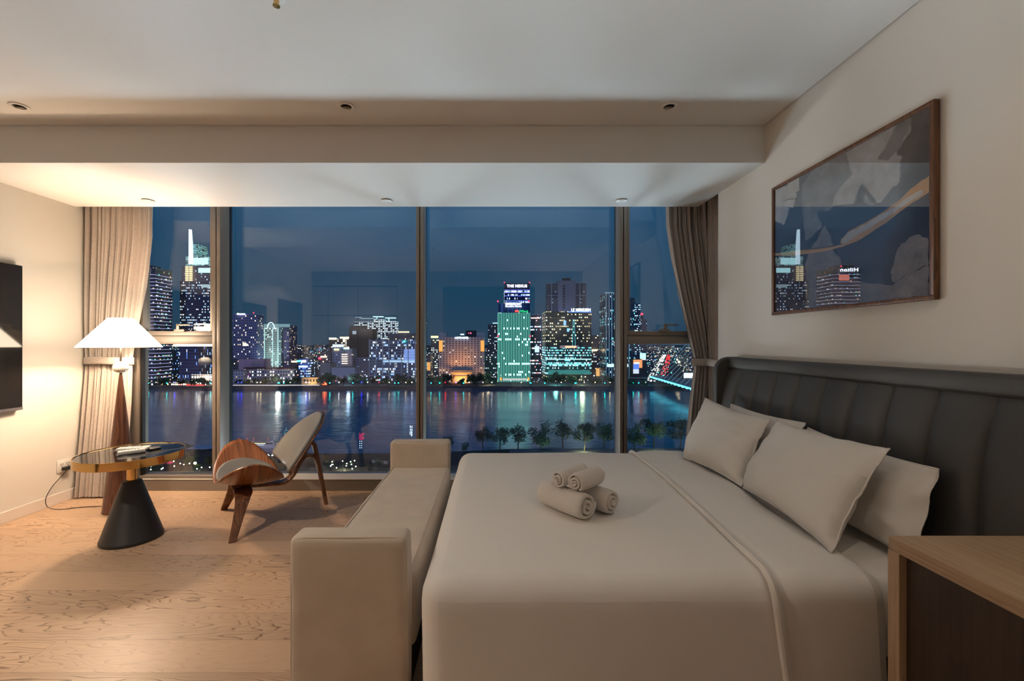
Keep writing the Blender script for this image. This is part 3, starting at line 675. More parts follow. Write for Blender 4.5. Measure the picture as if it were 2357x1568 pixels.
stroke('paint_area', [(545, 1003), (590, 940), (700, 890), (880, 785), (1000, 700), (1080, 660), (1080, 690), (960, 765), (850, 835), (740, 905), (640, 968), (575, 1010)], WH, .0022, .006)
obj('glazing', box(NB(), (1.7065, y0+bw-.001, z0p+bw-.001), (1.7085, y1-bw+.001, z1p-bw+.001)), M['picglass'], t, smooth=False)
# ================================================================ curtains
def cloth_mat():
    m, ns, ls, b = new_mat('woven_curtain'); setp(b, (0.40, 0.335, 0.29), 0.9, sheen=0.2)
    tc = N(ns, 'ShaderNodeTexCoord'); mp = N(ns, 'ShaderNodeMapping'); mp.inputs['Scale'].default_value = (60, 60, 500); ls.new(tc.outputs['Object'], mp.inputs[0])
    nz = N(ns, 'ShaderNodeTexNoise'); nz.inputs['Scale'].default_value = 1; nz.inputs['Detail'].default_value = 2; ls.new(mp.outputs[0], nz.inputs['Vector'])
    ls.new(ramp(ns, ls, nz.outputs[0], [(0.3, (0.36, 0.305, 0.265)), (0.7, (0.50, 0.425, 0.37))]), b.inputs['Base Color'])
    bp = N(ns, 'ShaderNodeBump'); bp.inputs['Strength'].default_value = 0.15; bp.inputs['Distance'].default_value = 0.003; ls.new(nz.outputs[0], bp.inputs['Height']); ls.new(bp.outputs[0], b.inputs['Normal']); return m
M['curtain'] = cloth_mat()
def lerp_tab(tab, z):
    if z >= tab[0][0]: return tab[0][1:]
    for a, b2 in zip(tab, tab[1:]):
        if z >= b2[0]:
            k = (a[0]-z)/(a[0]-b2[0]); k = k*k*(3-2*k) if False else k
            return [p*(1-k)+q*k for p, q in zip(a[1:], b2[1:])]
    return tab[-1][1:]
def curtain(name, label, tab, path, folds, seed, nz_=60, nu=260, band=None):
    """tab: height -> (start, end, fold depth, forward push); path(s, push) -> (point, outward normal)"""
    o = thing(name, label, 'curtain', path(0.5, 0)[0].to_3d()*1.0, 0); o.location.z = 0.0
    zs = [PZ-.02 - (PZ-.035)*k/nz_ for k in range(nz_+1)]
    warp = [noise.noise(Vector((k*.55+seed, seed, 0)))*0.35 for k in range(folds*4+8)]
    bm = NB(); rows = []
    for z in zs:
        a, b2, amp, push = lerp_tab(tab, z); row = []
        for i in range(nu+1):
            f = i/nu; ph = f*folds
            ph2 = ph + 0.55*noise.noise(Vector((ph*.8+seed, z*.35, seed*2))) + 0.12*noise.noise(Vector((ph*2, z*.9+seed, 1)))
            w = 2.0*abs(math.sin(PI*ph2))**0.8 - 1.1
            w2 = 0.28*math.sin(2*PI*ph2*2.1 + 1.3 + z*.4)
            p, nrm = path(a+(b2-a)*f, push)
            mod = 0.75+0.5*noise.noise(Vector((ph*.5, z*.3, seed)))
            q = Vector((p.x, p.y, z)) + Vector((nrm.x, nrm.y, 0))*amp*(w+w2)*mod
            row.append(bm.verts.new(q))
        rows.append(row)
    for A, B in zip(rows, rows[1:]):
        for i in range(nu): bm.faces.new([A[i], A[i+1], B[i+1], B[i]])
    obj('drape', bm, M['curtain'], o, angle=180)
    if band:
        zb, a, b2, dep, push = band; n = 28
        def bp_(s, h):
            f = s*2
            if f <= 1: p, nrm = path(a+(b2-a)*f, push); off = dep*(1-abs(2*f-1)**6)
            else: p, nrm = path(b2+(a-b2)*(f-1), push); off = -dep*(1-abs(2*(f-1)-1)**6)
            return Vector((p.x+nrm.x*off, p.y+nrm.y*off, zb + (h-.5)*0.062 + 0.004*math.sin(s*9)))
        bm = NB(); grid(bm, bp_, 60, 3, closed_u=True); q = obj('tieback', bm, M['curtain'], o); solid(q, 0.004, 1)
    return o
def pathL(s, push): return Vector((s, 3.735-push, 0)), Vector((0, -1, 0))
curtain('curtain', 'pale woven curtain tied back behind the lit floor lamp',
        [(2.60, -3.50, -2.93, .030, 0), (2.2, -3.50, -2.94, .034, 0), (1.85, -3.50, -2.985, .036, 0), (1.5, -3.50, -3.04, .034, 0), (1.25, -3.50, -3.085, .028, 0), (1.145, -3.50, -3.10, .022, 0), (1.05, -3.50, -3.098, .026, 0.0), (0.8, -3.495, -3.09, .034, .02), (0.4, -3.49, -3.08, .040, .06), (0.12, -3.485, -3.07, .042, .09), (0.0, -3.485, -3.065, .044, .10)],
        pathL, 11, 3.3, band=(1.145, -3.515, -3.09, 0.05, 0.0))
def pathR(s, push):
    """runs along the glass, round the corner, then back along the niche wall"""
    xe, yb = 1.83, 3.745
    if s <= xe: return Vector((s, yb-push, 0)), Vector((0, -1, 0))
    r = s - xe
    if r < 0.06: a = r/0.06*PI/2; return Vector((xe+0.03*math.sin(a), yb-push-0.03*(1-math.cos(a)), 0)), Vector((-math.sin(a), -math.cos(a), 0))
    return Vector((xe+.03, yb-push-.03-(r-.06), 0)), Vector((-1, 0, 0))
curtain('curtain', 'dark taupe curtain tied back in the corner beside the headboard',
        [(2.60, 1.49, 2.21, .034, 0), (2.3, 1.50, 2.21, .034, 0), (2.0, 1.545, 2.21, .034, 0), (1.7, 1.605, 2.21, .033, 0), (1.4, 1.675, 2.21, .028, 0), (1.2, 1.72, 2.21, .022, 0), (1.13, 1.735, 2.21, .018, 0), (1.05, 1.73, 2.21, .024, 0), (0.8, 1.70, 2.21, .030, 0), (0.4, 1.66, 2.21, .034, 0), (0, 1.64, 2.21, .034, 0)],
        pathR, 17, 8.1, nu=340, band=(1.13, 1.715, 2.205, 0.042, 0.0))
# ================================================================ the city across the river
GZ, WZ = -50.7, -53.7                                               # street level and water level
def cx(px, d): return (px-VX)*d/F
def cz(py, d): return EYE-(py-VY)*d/F
_fm = {}
def facade(name, wall=(0.1, 0.1, 0.13), glass=(0.02, 0.03, 0.05), cols=((1, .85, .6), (.7, .9, 1)), p=0.3, s=3.0, cw=3.0, ch=3.4, mx=0.18, my=0.28, rowvar=0.0, rough=0.35, seed=0.0, vgap=0):
    """windows on a metre grid; some of them have their lights on"""
    if name in _fm: return _fm[name]
    m, ns, ls, b = new_mat(name); setp(b, wall, rough)
    uv = N(ns, 'ShaderNodeUVMap'); sp = N(ns, 'ShaderNodeSeparateXYZ'); ls.new(uv.outputs[0], sp.inputs[0])
    u = mth(ns, ls, 'DIVIDE', sp.outputs[0], cw); v = mth(ns, ls, 'DIVIDE', sp.outputs[1], ch)
    fu, fv = mth(ns, ls, 'FRACT', u), mth(ns, ls, 'FRACT', v); iu, iv = mth(ns, ls, 'FLOOR', u), mth(ns, ls, 'FLOOR', v)
    def inside(f, a): return mth(ns, ls, 'MULTIPLY', mth(ns, ls, 'GREATER_THAN', f, a), mth(ns, ls, 'LESS_THAN', f, 1-a))
    win = mth(ns, ls, 'MULTIPLY', inside(fu, mx), inside(fv, my))
    cb = N(ns, 'ShaderNodeCombineXYZ'); ls.new(iu, cb.inputs[0]); ls.new(iv, cb.inputs[1]); cb.inputs[2].default_value = seed
    wn = N(ns, 'ShaderNodeTexWhiteNoise', noise_dimensions='3D'); ls.new(cb.outputs[0], wn.inputs['Vector'])
    w1 = N(ns, 'ShaderNodeTexWhiteNoise', noise_dimensions='1D'); ls.new(mth(ns, ls, 'ADD', iv, seed*3.7), w1.inputs['W'])
    pr = mth(ns, ls, 'ADD', p, mth(ns, ls, 'MULTIPLY', mth(ns, ls, 'SUBTRACT', w1.outputs['Value'], 0.5), 2*rowvar))
    lit = mth(ns, ls, 'LESS_THAN', wn.outputs['Value'], pr)
    sc = N(ns, 'ShaderNodeSeparateColor'); ls.new(wn.outputs['Color'], sc.inputs[0])
    st = [(k/len(cols), c) for k, c in enumerate(cols)]
    col = ramp(ns, ls, sc.outputs[1], st if len(st) > 1 else [(0, cols[0]), (1, cols[0])], 'CONSTANT')
    mx_ = N(ns, 'ShaderNodeMix', data_type='RGBA'); ls.new(win, mx_.inputs[0]); mx_.inputs[6].default_value = (*wall, 1); mx_.inputs[7].default_value = (*glass, 1)
    ls.new(mx_.outputs[2], b.inputs['Base Color']); ls.new(col, b.inputs['Emission Color'])
    es = mth(ns, ls, 'MULTIPLY', mth(ns, ls, 'MULTIPLY', win, lit), mth(ns, ls, 'ADD', mth(ns, ls, 'MULTIPLY', sc.outputs[2], s), s*0.25))
    ls.new(es, b.inputs['Emission Strength']); _fm[name] = m; return m
def led(name, col, s, pitch=1.9, duty=0.4, base=(0.02, 0.05, 0.06), horiz=False, p=0.25, wincol=(.75, 1, .95), ws=3.0):
    """rows of led lines over a dark glass front with a few lit rooms"""
    if name in _fm: return _fm[name]
    m, ns, ls, b = new_mat(name); setp(b, base, 0.3)
    uv = N(ns, 'ShaderNodeUVMap'); sp = N(ns, 'ShaderNodeSeparateXYZ'); ls.new(uv.outputs[0], sp.inputs[0])
    q = mth(ns, ls, 'DIVIDE', sp.outputs[1 if horiz else 0], pitch)
    on = mth(ns, ls, 'LESS_THAN', mth(ns, ls, 'FRACT', q), duty)
    iu = mth(ns, ls, 'FLOOR', mth(ns, ls, 'DIVIDE', sp.outputs[0], 2.2)); iv = mth(ns, ls, 'FLOOR', mth(ns, ls, 'DIVIDE', sp.outputs[1], 3.6))
    cb = N(ns, 'ShaderNodeCombineXYZ'); ls.new(iu, cb.inputs[0]); ls.new(iv, cb.inputs[1])
    wn = N(ns, 'ShaderNodeTexWhiteNoise', noise_dimensions='2D'); ls.new(cb.outputs[0], wn.inputs['Vector'])
    w1 = N(ns, 'ShaderNodeTexWhiteNoise', noise_dimensions='1D'); ls.new(iv, w1.inputs['W'])
    pr = mth(ns, ls, 'MULTIPLY', mth(ns, ls, 'POWER', w1.outputs[0], 4.0), p*3)
    lit = mth(ns, ls, 'MULTIPLY', mth(ns, ls, 'LESS_THAN', wn.outputs[0], pr), mth(ns, ls, 'GREATER_THAN', mth(ns, ls, 'FRACT', mth(ns, ls, 'DIVIDE', sp.outputs[1], 3.6)), 0.35))
    mx_ = N(ns, 'ShaderNodeMix', data_type='RGBA'); ls.new(on, mx_.inputs[0]); mx_.inputs[6].default_value = (*wincol, 1); mx_.inputs[7].default_value = (*col, 1)
    ls.new(mx_.outputs[2], b.inputs['Emission Color'])
    es = mth(ns, ls, 'ADD', mth(ns, ls, 'MULTIPLY', on, s), mth(ns, ls, 'MULTIPLY', mth(ns, ls, 'SUBTRACT', 1.0, on), mth(ns, ls, 'MULTIPLY', lit, ws)))
    ls.new(es, b.inputs['Emission Strength']); _fm[name] = m; return m
def uvbox(bm, x0, x1, y0, y1, z0, z1, mi=0, roof=1):
    """box whose walls carry metre coordinates"""
    L = bm.loops.layers.uv.verify()
    def f(ps, us, mi):
        fc = bm.faces.new([bm.verts.new(p) for p in ps]); fc.material_index = mi
        for l, q in zip(fc.loops, us): l[L].uv = q
    h = z1-z0; w = x1-x0; d = y1-y0
    f(((x0,y0,z0),(x1,y0,z0),(x1,y0,z1),(x0,y0,z1)), ((0,0),(w,0),(w,h),(0,h)), mi)
    f(((x1,y0,z0),(x1,y1,z0),(x1,y1,z1),(x1,y0,z1)), ((w,0),(w+d,0),(w+d,h),(w,h)), mi)
    f(((x1,y1,z0),(x0,y1,z0),(x0,y1,z1),(x1,y1,z1)), ((w+d,0),(2*w+d,0),(2*w+d,h),(w+d,h)), mi)
    f(((x0,y1,z0),(x0,y0,z0),(x0,y0,z1),(x0,y1,z1)), ((-d,0),(0,0),(0,h),(-d,h)), mi)
    f(((x0,y0,z1),(x1,y0,z1),(x1,y1,z1),(x0,y1,z1)), ((0,0),)*4, roof)
    f(((x0,y0,z0),(x0,y1,z0),(x1,y1,z0),(x1,y0,z0)), ((0,0),)*4, roof)
    return bm
def cobj(name, bm, mat, parent):                                      # city meshes stay in world axes, no normal changes
    bmesh.ops.translate(bm, verts=bm.verts, vec=-Vector(root_of(parent).location))
    me = bpy.data.meshes.new(name); bm.to_mesh(me); bm.free()
    for m in (mat if isinstance(mat, (list, tuple)) else [mat]): me.materials.append(m)
    o = bpy.data.objects.new(name, me); COL.objects.link(o); o.parent = parent; return o
ROOF = plain('city_roof', (0.05, 0.05, 0.06), 0.9)
DK = plain('dark_concrete', (0.03, 0.033, 0.042), 0.8); CON = plain('pale_concrete', (0.22, 0.22, 0.27), 0.8)
def P_(pb, d): return (cz(pb, d) if pb is not None else GZ)
def blk(par, name, px0, px1, pt, d, dep, mat, pb=None, y0=None):
    """part of a building: pixel columns, top row, distance, depth"""
    return cobj(name, uvbox(NB(), cx(px0, d), cx(px1, d), d if y0 is None else y0, d+dep, P_(pb, d), cz(pt, d)), [mat, ROOF], par)
def bld(name, label, px0, px1, pt, d, dep, mat, cat='building', group=None):
    t = thing(name, label, cat, (cx((px0+px1)/2, d), d, GZ), 0, group); blk(t, 'walls', px0, px1, pt, d, dep, mat); return t
def text(par, name, s, pxc, pyc, hpx, d, mat, wpx=None, y=None, name_label=None, flip=False):
    cu = bpy.data.curves.new(name, 'FONT'); cu.body = s; cu.align_x = 'CENTER'; cu.align_y = 'CENTER'; cu.size = hpx*d/F*1.38; cu.extrude = 0.12; cu.offset = 0.004*cu.size; cu.space_character = 1.08
    cu.materials.append(mat); o = bpy.data.objects.new(name, cu); COL.objects.link(o)
    bpy.context.view_layer.update()
    if wpx: o.scale.x = (wpx*d/F)/max(o.dimensions.x, 1e-3)
    bpy.context.view_layer.update(); me = bpy.data.meshes.new_from_object(o.evaluated_get(bpy.context.evaluated_depsgraph_get())); sx = o.scale.x; bpy.data.objects.remove(o); o = bpy.data.objects.new(name, me); COL.objects.link(o); o.scale.x = sx
    o.rotation_euler = (PI/2, 0, 0); r = Vector(root_of(par).location)
    o.location = Vector((cx(pxc, d), (d if y is None else y), cz(pyc, d))) - r; o.parent = par; return o
def strip(par, name, px0, px1, pt, pb, d, mat, dep=0.6, off=0.5):
    return cobj(name, box(NB(), (cx(px0, d), d-off, cz(pb, d)), (cx(px1, d), d-off+dep, cz(pt, d))), mat, par)
WHT = glow('white_sign_light', (0.9, 0.95, 1.0), 7.0); BLU = glow('blue_sign_light', (0.08, 0.2, 1.0), 3.0); RED = glow('red_lamp_light', (1.0, 0.03, 0.07), 4.0)
GRN = glow('green_sign_light', (0.03, 0.85, 0.25), 1.7); ORG = glow('orange_lamp_light', (1.0, 0.32, 0.05), 1.7); TEAL = glow('teal_lamp_light', (0.05, 0.9, 0.85), 7.0)
WARM = glow('warm_lamp_light', (1.0, 0.72, 0.38), 9.0); PINK = glow('pink_sign_light', (1.0, 0.05, 0.35), 3.0); YEL = glow('yellow_lamp_light', (1.0, 0.8, 0.2), 6.0)
ICE = glow('icy_crown_light', (0.55, 0.95, 0.95), 1.5); GOLD = glow('gold_window_light', (1.0, 0.78, 0.42), 1.3)
c_cool, c_warm, c_white, c_teal, c_blue = (.65, .85, 1), (1, .68, .34), (1, .95, .85), (.2, .95, .9), (.15, .35, 1)
# ---------------------------------------------------------------- far ground, river, embankments
def water_mat():
    m, ns, ls, b = new_mat('river_water'); setp(b, (0.055, 0.14, 0.28), 0.16, metal=0.35, spec=0.7)
    tc = N(ns, 'ShaderNodeTexCoord'); mp = N(ns, 'ShaderNodeMapping'); mp.inputs['Scale'].default_value = (0.10, 0.32, 1); ls.new(tc.outputs['Object'], mp.inputs[0])
    nz = N(ns, 'ShaderNodeTexNoise'); nz.inputs['Scale'].default_value = 1.0; nz.inputs['Detail'].default_value = 3; ls.new(mp.outputs[0], nz.inputs['Vector'])
    bp = N(ns, 'ShaderNodeBump'); bp.inputs['Strength'].default_value = 0.55; bp.inputs['Distance'].default_value = 0.35; ls.new(nz.outputs[0], bp.inputs['Height']); ls.new(bp.outputs[0], b.inputs['Normal'])
    mp2 = N(ns, 'ShaderNodeMapping'); mp2.inputs['Scale'].default_value = (0.012, 0.03, 1); ls.new(tc.outputs['Object'], mp2.inputs[0])
    n2 = N(ns, 'ShaderNodeTexNoise'); n2.inputs['Scale'].default_value = 1.0; n2.inputs['Detail'].default_value = 3; ls.new(mp2.outputs[0], n2.inputs['Vector'])
    ls.new(ramp(ns, ls, n2.outputs[0], [(0.4, (0.13,)*3), (0.65, (0.24,)*3)]), b.inputs['Roughness']); return m
bm = NB(); quad(bm, (-1500, 60, WZ), (1500, 60, WZ), (1500, 640, WZ), (-1500, 640, WZ)); struct('river', bm, water_mat())
FG = plain('far_ground', (0.045, 0.045, 0.055), 0.9, var=0.4, scale=0.05)
bm = NB(); box(bm, (-4000, 512, -70), (4000, 9000, GZ)); struct('far_bank_ground', bm, FG)
struct('embankment_wall', box(NB(), (-1500, 509, -70), (1500, 512.5, GZ+.9)), plain('embankment', (0.07, 0.065, 0.07), 0.8))
PG = plain('park_ground', (0.030, 0.036, 0.034), 0.9, var=0.5, scale=0.12)
bm = NB(); prism(bm, [(-700, 40, -70), (-700, 226, -70), (-160, 226, -70), (-128, 204, -70), (-30, 206, -70), (10, 214, -70), (700, 224, -70), (700, 40, -70)], (0, 0, 19)); struct('near_bank_ground', bm, PG)
PV = plain('quay_paving', (0.10, 0.11, 0.14), 0.8, var=0.2, scale=0.4)
bm = NB(); prism(bm, [(8, 198, -51), (8, 213.4, -51), (700, 223.4, -51), (700, 206, -51)], (0, 0, .12)); struct('quay_pavement', bm, PV)
struct('riverside_road', box(NB(), (-1500, 522, GZ), (1500, 536, GZ+.12)), plain('asphalt', (0.05, 0.05, 0.055), 0.6))
# ---------------------------------------------------------------- left window: two tall towers
f_st = facade('striped_tower_front', (0.08, 0.07, 0.11), (0.015, 0.015, 0.02), (c_white, c_warm, c_cool, (.2, .9, .6)), 0.22, 1.6, 2.2, 4.6, 0.1, 0.30, .15, seed=2)
t = bld('hotel_tower', 'slim dark tower with glowing floor lines and a white rooftop name, behind the pale curtain', 296, 357, 616, 560, 30, f_st)
bm = NB()
for k in range(30): z = GZ+6+k*4.6; box(bm, (cx(296, 560), 559.0, z), (cx(357, 560), 559.9, z+.5)); box(bm, (cx(357, 560), 560, z), (cx(357, 560)+.5, 588, z+.5))
cobj('floor_lines', bm, glow('lilac_line_light', (0.62, 0.6, 1.0), 0.9), t)
text(t, 'rooftop_name', 'Hilton', 322, 621.5, 8.5, 559, WHT, 41, 558.5)
strip(t, 'light_board', 322, 345, 632, 646, 560, glow('orange_red_board', (1.0, 0.22, 0.12), 1.6))
blk(t, 'roof_block', 310, 350, 611, 566, 15, DK, 616)
cobj('beacon', ball(NB(), (cx(340, 566), 566, cz(613, 566)), 1.0, 8, 6), RED, t)
f_v = facade('office_tower_glass', (0.10, 0.085, 0.15), (0.03, 0.035, 0.06), (c_cool, c_white, (.45, .75, 1)), 0.30, 1.5, 2.0, 3.7, 0.16, 0.28, .28, seed=5)
t = bld('stepped_tower', 'tallest tower with icy lit stepped crown and white spire', 414, 490, 647, 600, 40, f_v)
d = 600
blk(t, 'shoulder', 418.5, 490, 612, d+3, 34, facade('crown_shoulder', (0.20, 0.17, 0.22), (0.05, 0.05, 0.07), (c_cool,), 0.12, 1.0, 2.6, 4.0, .2, .3, seed=4), 647)
blk(t, 'upper_block', 427, 481, 590, d+5, 28, facade('upper_block_front', (0.16, 0.19, 0.22), (0.03, 0.04, 0.05), ((.6, 1, .95),), 0.95, 0.8, 2.2, 2.6, .10, .14, seed=6), 612)
blk(t, 'crown', 437.5, 456.5, 562, d+7, 20, facade('crown_front', (0.05, 0.12, 0.14), (0.02, 0.06, 0.07), ((.35, .95, .9),), 0.9, 0.7, 2.2, 2.6, .12, .14, seed=7), 592)
strip(t, 'crown_band', 443, 479, 594, 609, d+5, ICE); strip(t, 'crown_band', 457, 489, 617, 628, d+3, ICE); strip(t, 'crown_band', 464, 489, 655, 662, d, glow('dim_band', (.6, .8, .85), .7))
bm = NB()
for k in range(7):
    for j in range(2):
        a = 427+j*9; box(bm, (cx(a, d), d-.6, cz(613+k*5.0+3.8, d)), (cx(a+7.0, d), d+.2, cz(613+k*5.0, d)))
cobj('lit_bay', bm, GOLD, t)
bm = NB(); prism(bm, [(cx(431.5, d), d+2, cz(607, d)), (cx(439.5, d), d+2, cz(607, d)), (cx(438.5, d), d+2, cz(560, d)), (cx(436.0, d), d+2, cz(527, d)), (cx(431.8, d), d+2, cz(527, d))], (0, 3, 0)); cobj('spire', bm, glow('spire_light', (.75, .93, 1), 1.6), t)
t = bld('office_block', 'blue-grey office block with vertical fins at the foot of the stepped tower', 412, 458, 793, 540, 30, facade('finned_block', (0.20, 0.16, 0.30), (0.03, 0.03, 0.06), (c_cool, c_blue), 0.10, 2.0, 1.5, 4.0, .2, .1, seed=11))
t = bld('office_block', 'pale slab block beside the window post under the stepped tower', 458, 489, 800, 574, 22, facade('fin_slab', (0.22, 0.22, 0.36), (0.05, 0.05, 0.09), (c_cool, c_white), 0.28, 2.2, 1.4, 4.2, .22, .2, .3, seed=12))
t = bld('office_block', 'squat dark blue block between the striped tower and the finned block', 357, 378, 806, 604, 30, facade('blue_squat', (0.05, 0.09, 0.16), (0.02, 0.03, 0.05), (c_blue, c_cool), 0.2, 1.5, 3, 4, seed=13))
t = bld('waterfront_building', 'low bright-lit building at the waterfront under the stepped tower', 440, 489, 862, 530, 9, facade('theatre_front', (0.35, 0.28, 0.24), (0.08, 0.07, 0.06), (c_white, (1, .9, .65)), 0.75, 4.0, 3.2, 4.0, .2, .2, seed=14))
t = bld('restaurant', 'low waterfront restaurant with red awnings and white lights', 325, 430, 880, 527, 8, facade('restaurant_front', (0.12, 0.08, 0.10), (0.05, 0.03, 0.03), (c_white, (1, .25, .2), c_warm), 0.55, 5.0, 2.4, 3.0, .15, .2, seed=15))
strip(t, 'awning', 432, 472, 884, 889, 524, glow('red_awning_light', (1, .12, .10), .9), 3, 3)
# ---------------------------------------------------------------- second window: hotels and the old waterfront
f_p = facade('violet_hotel_front', (0.21, 0.20, 0.40), (0.012, 0.014, 0.03), (c_warm, (1, .8, .55)), 0.13, 2.6, 2.7, 3.4, .24, .27, seed=21)
t = bld('hotel_tower', 'violet-grey hotel tower with dotted windows and a white roof sign', 520, 592.5, 723, 620, 17, f_p)
strip(t, 'roof_sign', 546, 549, 721, 724.5, 619, WHT); strip(t, 'roof_sign', 550.5, 564, 722, 724.5, 619, WHT); cobj('beacon', ball(NB(), (cx(582, 620), 622, cz(720, 620)), .9, 8, 6), RED, t)
f_a = facade('green_white_hotel_front', (0.42, 0.50, 0.46), (0.02, 0.03, 0.04), (c_white, (.7, 1, .9)), 0.22, 2.0, 2.9, 3.1, .22, .26, seed=22)
t = bld('arch_hotel', 'pale hotel with a lit round arch on its roof', 601, 647, 753, 640, 30, f_a)
blk(t, 'side_wing', 647, 666, 749, 646, 26, facade('arch_hotel_side', (0.24, 0.20, 0.34), (0.02, 0.02, 0.03), (c_warm,), 0.28, 2.0, 4.0, 3.1, .3, .3, seed=23))
strip(t, 'cornice', 600, 666, 746, 753, 640, glow('cornice_light', (.45, .75, .8), .45), 3, 1)
bm = NB(); tube(bm, [(cx(623.5, 638)+cx(VX+8.2, 638)*math.cos(a), 638, cz(757, 638)+9.3*math.sin(a)) for a in [PI*k/20 for k in range(21)]], 0.75, 6); cobj('roof_arch', bm, glow('arch_light', (.75, .9, .9), 1.3), t)
bm = NB()
for a in (603, 609, 628, 640): box(bm, (cx(a, 640)-.35, 639, GZ+12), (cx(a, 640)+.35, 639.9, cz(754, 640)))
cobj('light_line', bm, glow('facade_light_line', (.7, 1, .95), 1.0), t)
t = bld('arcade_building', 'pink-lit low building with tall columns behind the waterfront', 549, 607, 827, 566, 18, plain('pink_render', (0.5, 0.30, 0.42), 0.7))
bm = NB(); [box(bm, (cx(580+k*3, 566), 565.2, cz(846, 566)), (cx(581.2+k*3, 566), 566, cz(830, 566))) for k in range(8)]; cobj('columns', bm, plain('pale_column', (.6, .5, .55), .7), t)
t = bld('townhouse', 'white four-storey house with small square windows at the waterfront', 535, 560, 853, 545, 10, facade('house_front', (0.36, 0.34, 0.46), (0.02, 0.02, 0.03), (c_warm,), 0.05, 1.5, 3.4, 3.6, .3, .3, seed=25))
t = bld('colonial_building', 'long white arched colonial building behind dark trees', 561, 677, 850, 556, 8.5, facade('colonial_front', (0.36, 0.33, 0.40), (0.03, 0.03, 0.04), (c_white, (1, .85, .6)), 0.42, 2.2, 3.3, 4.2, .25, .24, seed=26))
strip(t, 'roof_line', 561, 678, 846, 850, 556, plain('red_tile_roof', (.12, .04, .04), .8), 9, .6)
t = bld('office_block', 'grey block with dark windows behind the colonial building', 656, 694, 816, 680, 20, facade('grey_block_a', (0.16, 0.15, 0.24), (0.02, 0.02, 0.03), (c_warm, c_cool), 0.18, 2, 3.2, 3.3, seed=27))
t = bld('neon_building', 'narrow blue-lit building with neon roof signs', 687, 712, 826, 602, 18, facade('neon_front', (0.05, 0.07, 0.22), (0.02, 0.03, 0.08), (c_blue, c_cool), 0.5, 3.5, 2.6, 3.6, seed=28))
strip(t, 'neon_sign', 671, 683, 831, 834, 600, WARM); strip(t, 'neon_sign', 683, 692, 829.5, 833, 600, glow('cyan_neon', (.1, 1, .8), 4)); strip(t, 'neon_sign', 694, 704, 830, 834, 600, WHT); strip(t, 'neon_sign', 688, 708, 842, 846, 600, glow('blue_neon', (.3, .5, 1), 5))
t = bld('office_block', 'blank pale block with one lit side behind the dark round tree', 738, 761, 836, 600, 20, CON)
t = bld('office_block', 'stepped grey block crowned with small lights above the dark round tree', 733, 762, 812, 690, 20, facade('grey_block_b', (0.14, 0.14, 0.2), (0.03, 0.03, 0.04), (c_warm, c_white), 0.2, 2.5, 3, 3.4, seed=29))
strip(t, 'sign', 738, 752, 820, 823, 688, glow('warm_sign', (1, .7, .45), 4)); strip(t, 'sign', 733, 739, 823, 827, 688, RED)
t = bld('white_tower', 'slim pale tower with a white-lit top and a column of warm windows', 765, 789, 799, 640, 22, facade('white_tower_front', (0.33, 0.33, 0.46), (0.05, 0.05, 0.07), (c_cool,), 0.05, 1, 4, 3.6, .3, .3, seed=30))
blk(t, 'right_block', 789, 812, 803, 646, 20, facade('white_tower_side', (0.27, 0.27, 0.38), (0.04, 0.04, 0.06), (c_warm,), 0.06, 2, 4, 3.6, .3, .3, seed=31))
strip(t, 'roof_light', 766, 788, 793, 799, 640, glow('white_roof_light', (.6, .8, 1), 1.8), 6, 1); strip(t, 'roof_light', 792, 804, 800, 804, 645, glow('mint_roof_light', (.5, 1, .85), 3))
strip(t, 'name_board', 769, 780, 803.5, 806, 639, YEL)
bm = NB(); [box(bm, (cx(787, 640), 638.9, cz(815+k*5.2+2, 640)), (cx(800, 640), 639.5, cz(815+k*5.2, 640))) for k in range(5)]; cobj('stair_window', bm, glow('warm_stair_light', (1, .72, .5), 3), t)
t = bld('unlit_tower', 'unlit black tower with one pale patch beside the three lit slabs', 803, 858, 757, 760, 30, DK); blk(t, 'roof_block', 806, 838, 750, 768, 18, DK, 757); strip(t, 'pale_patch', 811.5, 820, 762, 769.5, 760, glow('patch_light', (.6, .7, .85), .6))
t = bld('construction_site', 'floodlit tower top with cranes on the skyline', 757, 806, 780, 1300, 40, facade('site_front', (0.10, 0.09, 0.09), (0.05, 0.05, 0.05), (c_white, c_warm), 0.35, 5, 6, 6, .15, .3, seed=33))
bm = NB(); box(bm, (cx(758, 1300), 1298, cz(781.5, 1300)), (cx(775, 1300), 1299, cz(778, 1300))); box(bm, (cx(783, 1300), 1298, cz(779, 1300)), (cx(804, 1300), 1299, cz(776, 1300))); box(bm, (cx(790, 1300), 1298, cz(787, 1300)), (cx(794, 1300), 1299, cz(780, 1300))); cobj('work_light', bm, WARM, t)
f_r = facade('balcony_slab_front', (0.04, 0.06, 0.09), (0.02, 0.02, 0.03), ((.72, .92, 1),), 0.72, 4.2, 5.6, 4.3, .16, .32, seed=34)
